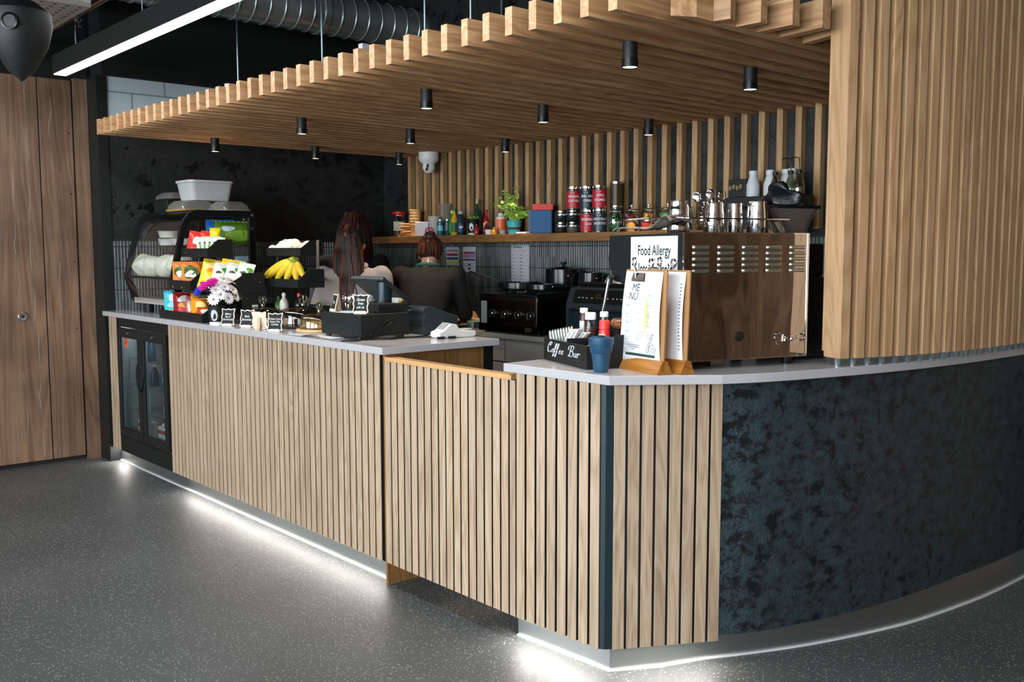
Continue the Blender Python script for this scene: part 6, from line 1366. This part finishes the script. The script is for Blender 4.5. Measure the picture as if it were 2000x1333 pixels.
    remeshed('trousers', lg, leg_mat, t, .016, 4)
    f = MB()
    for s in (-1, 1): f.tube([(s*.09*k, -.07, .05), (s*.09*k, .02, .055), (s*.095*k, .15*k, .035)], [.045, .05, .036], 12, flat=.9)
    remeshed('shoes', f, BLACK, t, .010, 2)
    e = MB(); e.M = HM
    for s in (-1, 1): e.ball((s*.030*k, .073*k, .012*k), (.011, .008, .008), 10, 8)
    e.build('eyes', pm('#20201e', .2), t, smooth=True)
    return t, HM, B, k
def hair_strands(t, HM, mats, seed, L_, k, spread=.10, n=150, back=.0, start=-2.7, end=-.45, wave=.012, drop=None):
    rh = random.Random(seed); cap = MB(); cap.M = HM; cap.ball((0, -.014, .030), (.084*k, .102*k, .098*k), 26, 18)
    cap.v = [p for p in cap.v]; o = cap.build('hair_cap', mats[0], t, smooth=True)
    for mi, mat in enumerate(mats):
        m_ = MB()
        for i in range(n//len(mats)):
            az = rh.uniform(start, end); r0 = Vector((math.cos(az)*.09*k, math.sin(az)*.108*k-.014, 0))
            top_ = Vector((rh.uniform(-.012, .012)*k, rh.uniform(-.02, .04)*k, .130*k)); side_ = Vector((r0.x*1.02, r0.y*1.02, rh.uniform(.00, .05)*k))
            a = top_; q1 = Vector(((a.x+side_.x)*.62, (a.y+side_.y)*.62, .112*k))
            pts = [HM @ a, HM @ q1, HM @ side_]
            l = L_*rh.uniform(.82, 1.06); ph = rh.uniform(0, 6.28); s0 = pts[-1]; out = Vector((math.cos(az), math.sin(az)*.9, 0)); out = (HM.to_3x3() @ out); cl = rh.uniform(-1, 1)
            for j in range(1, 9):
                f = j/8; pts.append(s0+Vector((out.x*spread*k*(f**.7)*.28+wave*math.sin(ph+f*5)+cl*.012*f, -abs(out.y)*spread*k*(f**.6)*.75-back*f, -l*k*f)))
            m_.tube(pts, [.005, .009, .011, .011, .0105, .010, .0095, .009, .008, .006, .002], 6, flat=.55)
        m_.build('hair_strands', mat, t, smooth=True)
    return o
YW = 0.84974
DEN = plain('grey_denim', '#9b9593', .85, bump=.35, bscale=300, var=.06); BLK = plain('black_sweater', '#1b1917', .9, bump=.15, bscale=200); BLK2 = plain('black_top', '#0c0c0c', .9); JEAN = plain('dark_jeans', '#1c222c', .85)
H1 = plain('brown_hair', '#2e1811', .5); H2 = plain('chestnut_hair', '#5a2c18', .5); H3 = plain('dark_hair', '#170e0b', .5); HR = plain('dark_red_hair', '#36090c', .6); HB = plain('auburn_hair', '#3d2416', .5)
t, HM, B, k = person('person with long brown hair and grey denim jacket standing with back to the room', (-4.55, .895, 0), YW+.05, 1.60, DEN, JEAN, 0.05, .22, 'down', turn=-.25, drop=.035)
hair_strands(t, HM, [H3, H1, H2], 3, .44, k, .075, 120, .0, -2.55, -.55)
m_ = MB(); m_.M = Matrix.Identity(4)
cr = [B((.085*math.cos(a), -.015+.075*math.sin(a), 1.385+.018*math.sin(a*1)+.012)) for a in [2*math.pi*i/24 for i in range(25)]]; m_.tube(cr, .017, 10, flat=.8); m_.build('collar', DEN, t, smooth=True)
t, HM, B, k = person('person with dark red hair in black standing beyond the one in denim', (-5.17, 1.30, 0), YW-.2, 1.68, BLK2, BLK2, 0.0, .05, 'down', turn=.3)
hair_strands(t, HM, [HR, plain('black_red_hair', '#1a0708', .4)], 8, .52, k, .16, 120, 0, -2.9, -.2)
t, HM, B, k = person('person in a black top with auburn hair in a bun bending over the back counter', (-4.40, 1.315, 0), YW-.15, 1.62, BLK, JEAN, .34, .50, 'work', turn=-.1, drop=.075)
cap = MB(); cap.M = HM; cap.ball((0, -.016, .028), (.082*k, .100*k, .096*k), 26, 18).jit(.006, 20); cap.build('hair_cap', H1, t, smooth=True)
rh = random.Random(2)
for mi, mat in enumerate((H1, HB, H2)):
    m_ = MB(); m_.M = HM; m_.ball((.0, -.06, .088), (.040, .036, .034), 16, 12) if mi == 0 else None
    for i in range(26):
        a = rh.uniform(0, 6.28); c0 = Vector((0, -.06, .088)); ax = Vector((rh.uniform(-1, 1), rh.uniform(-1, 1), rh.uniform(-.5, 1))).normalized(); u = ax.orthogonal().normalized(); v_ = ax.cross(u)
        m_.tube([c0+(u*math.cos(a+j*.45)+v_*math.sin(a+j*.45))*(.036+.004*math.sin(j))+ax*.012 for j in range(9)], [.002, .004, .005, .005, .005, .005, .004, .003, .001], 5)
    for i in range(22):
        az = rh.uniform(-3.1, 0); s0 = Vector((math.cos(az)*.084*k, math.sin(az)*.102*k-.016, -.05+rh.uniform(-.02, .04))); m_.tube([s0, s0*.99+Vector((-s0.x*.1, -.012, .06)), Vector((s0.x*.6, -.098, .050)), Vector((s0.x*.2, -.075, .095))], [.003, .008, .008, .004], 6, flat=.6)
    m_.build('hair_bun' if mi == 0 else 'hair_strands', mat, t, smooth=True)
m_ = MB(); cr = [B((.076*math.cos(a), -.012+.066*math.sin(a), 1.392+.006*math.sin(a))) for a in [2*math.pi*i/24 for i in range(25)]]; m_.tube(cr, .013, 10); m_.build('green_collar', plain('green_shirt', '#1c4a3c', .8), t, smooth=True)
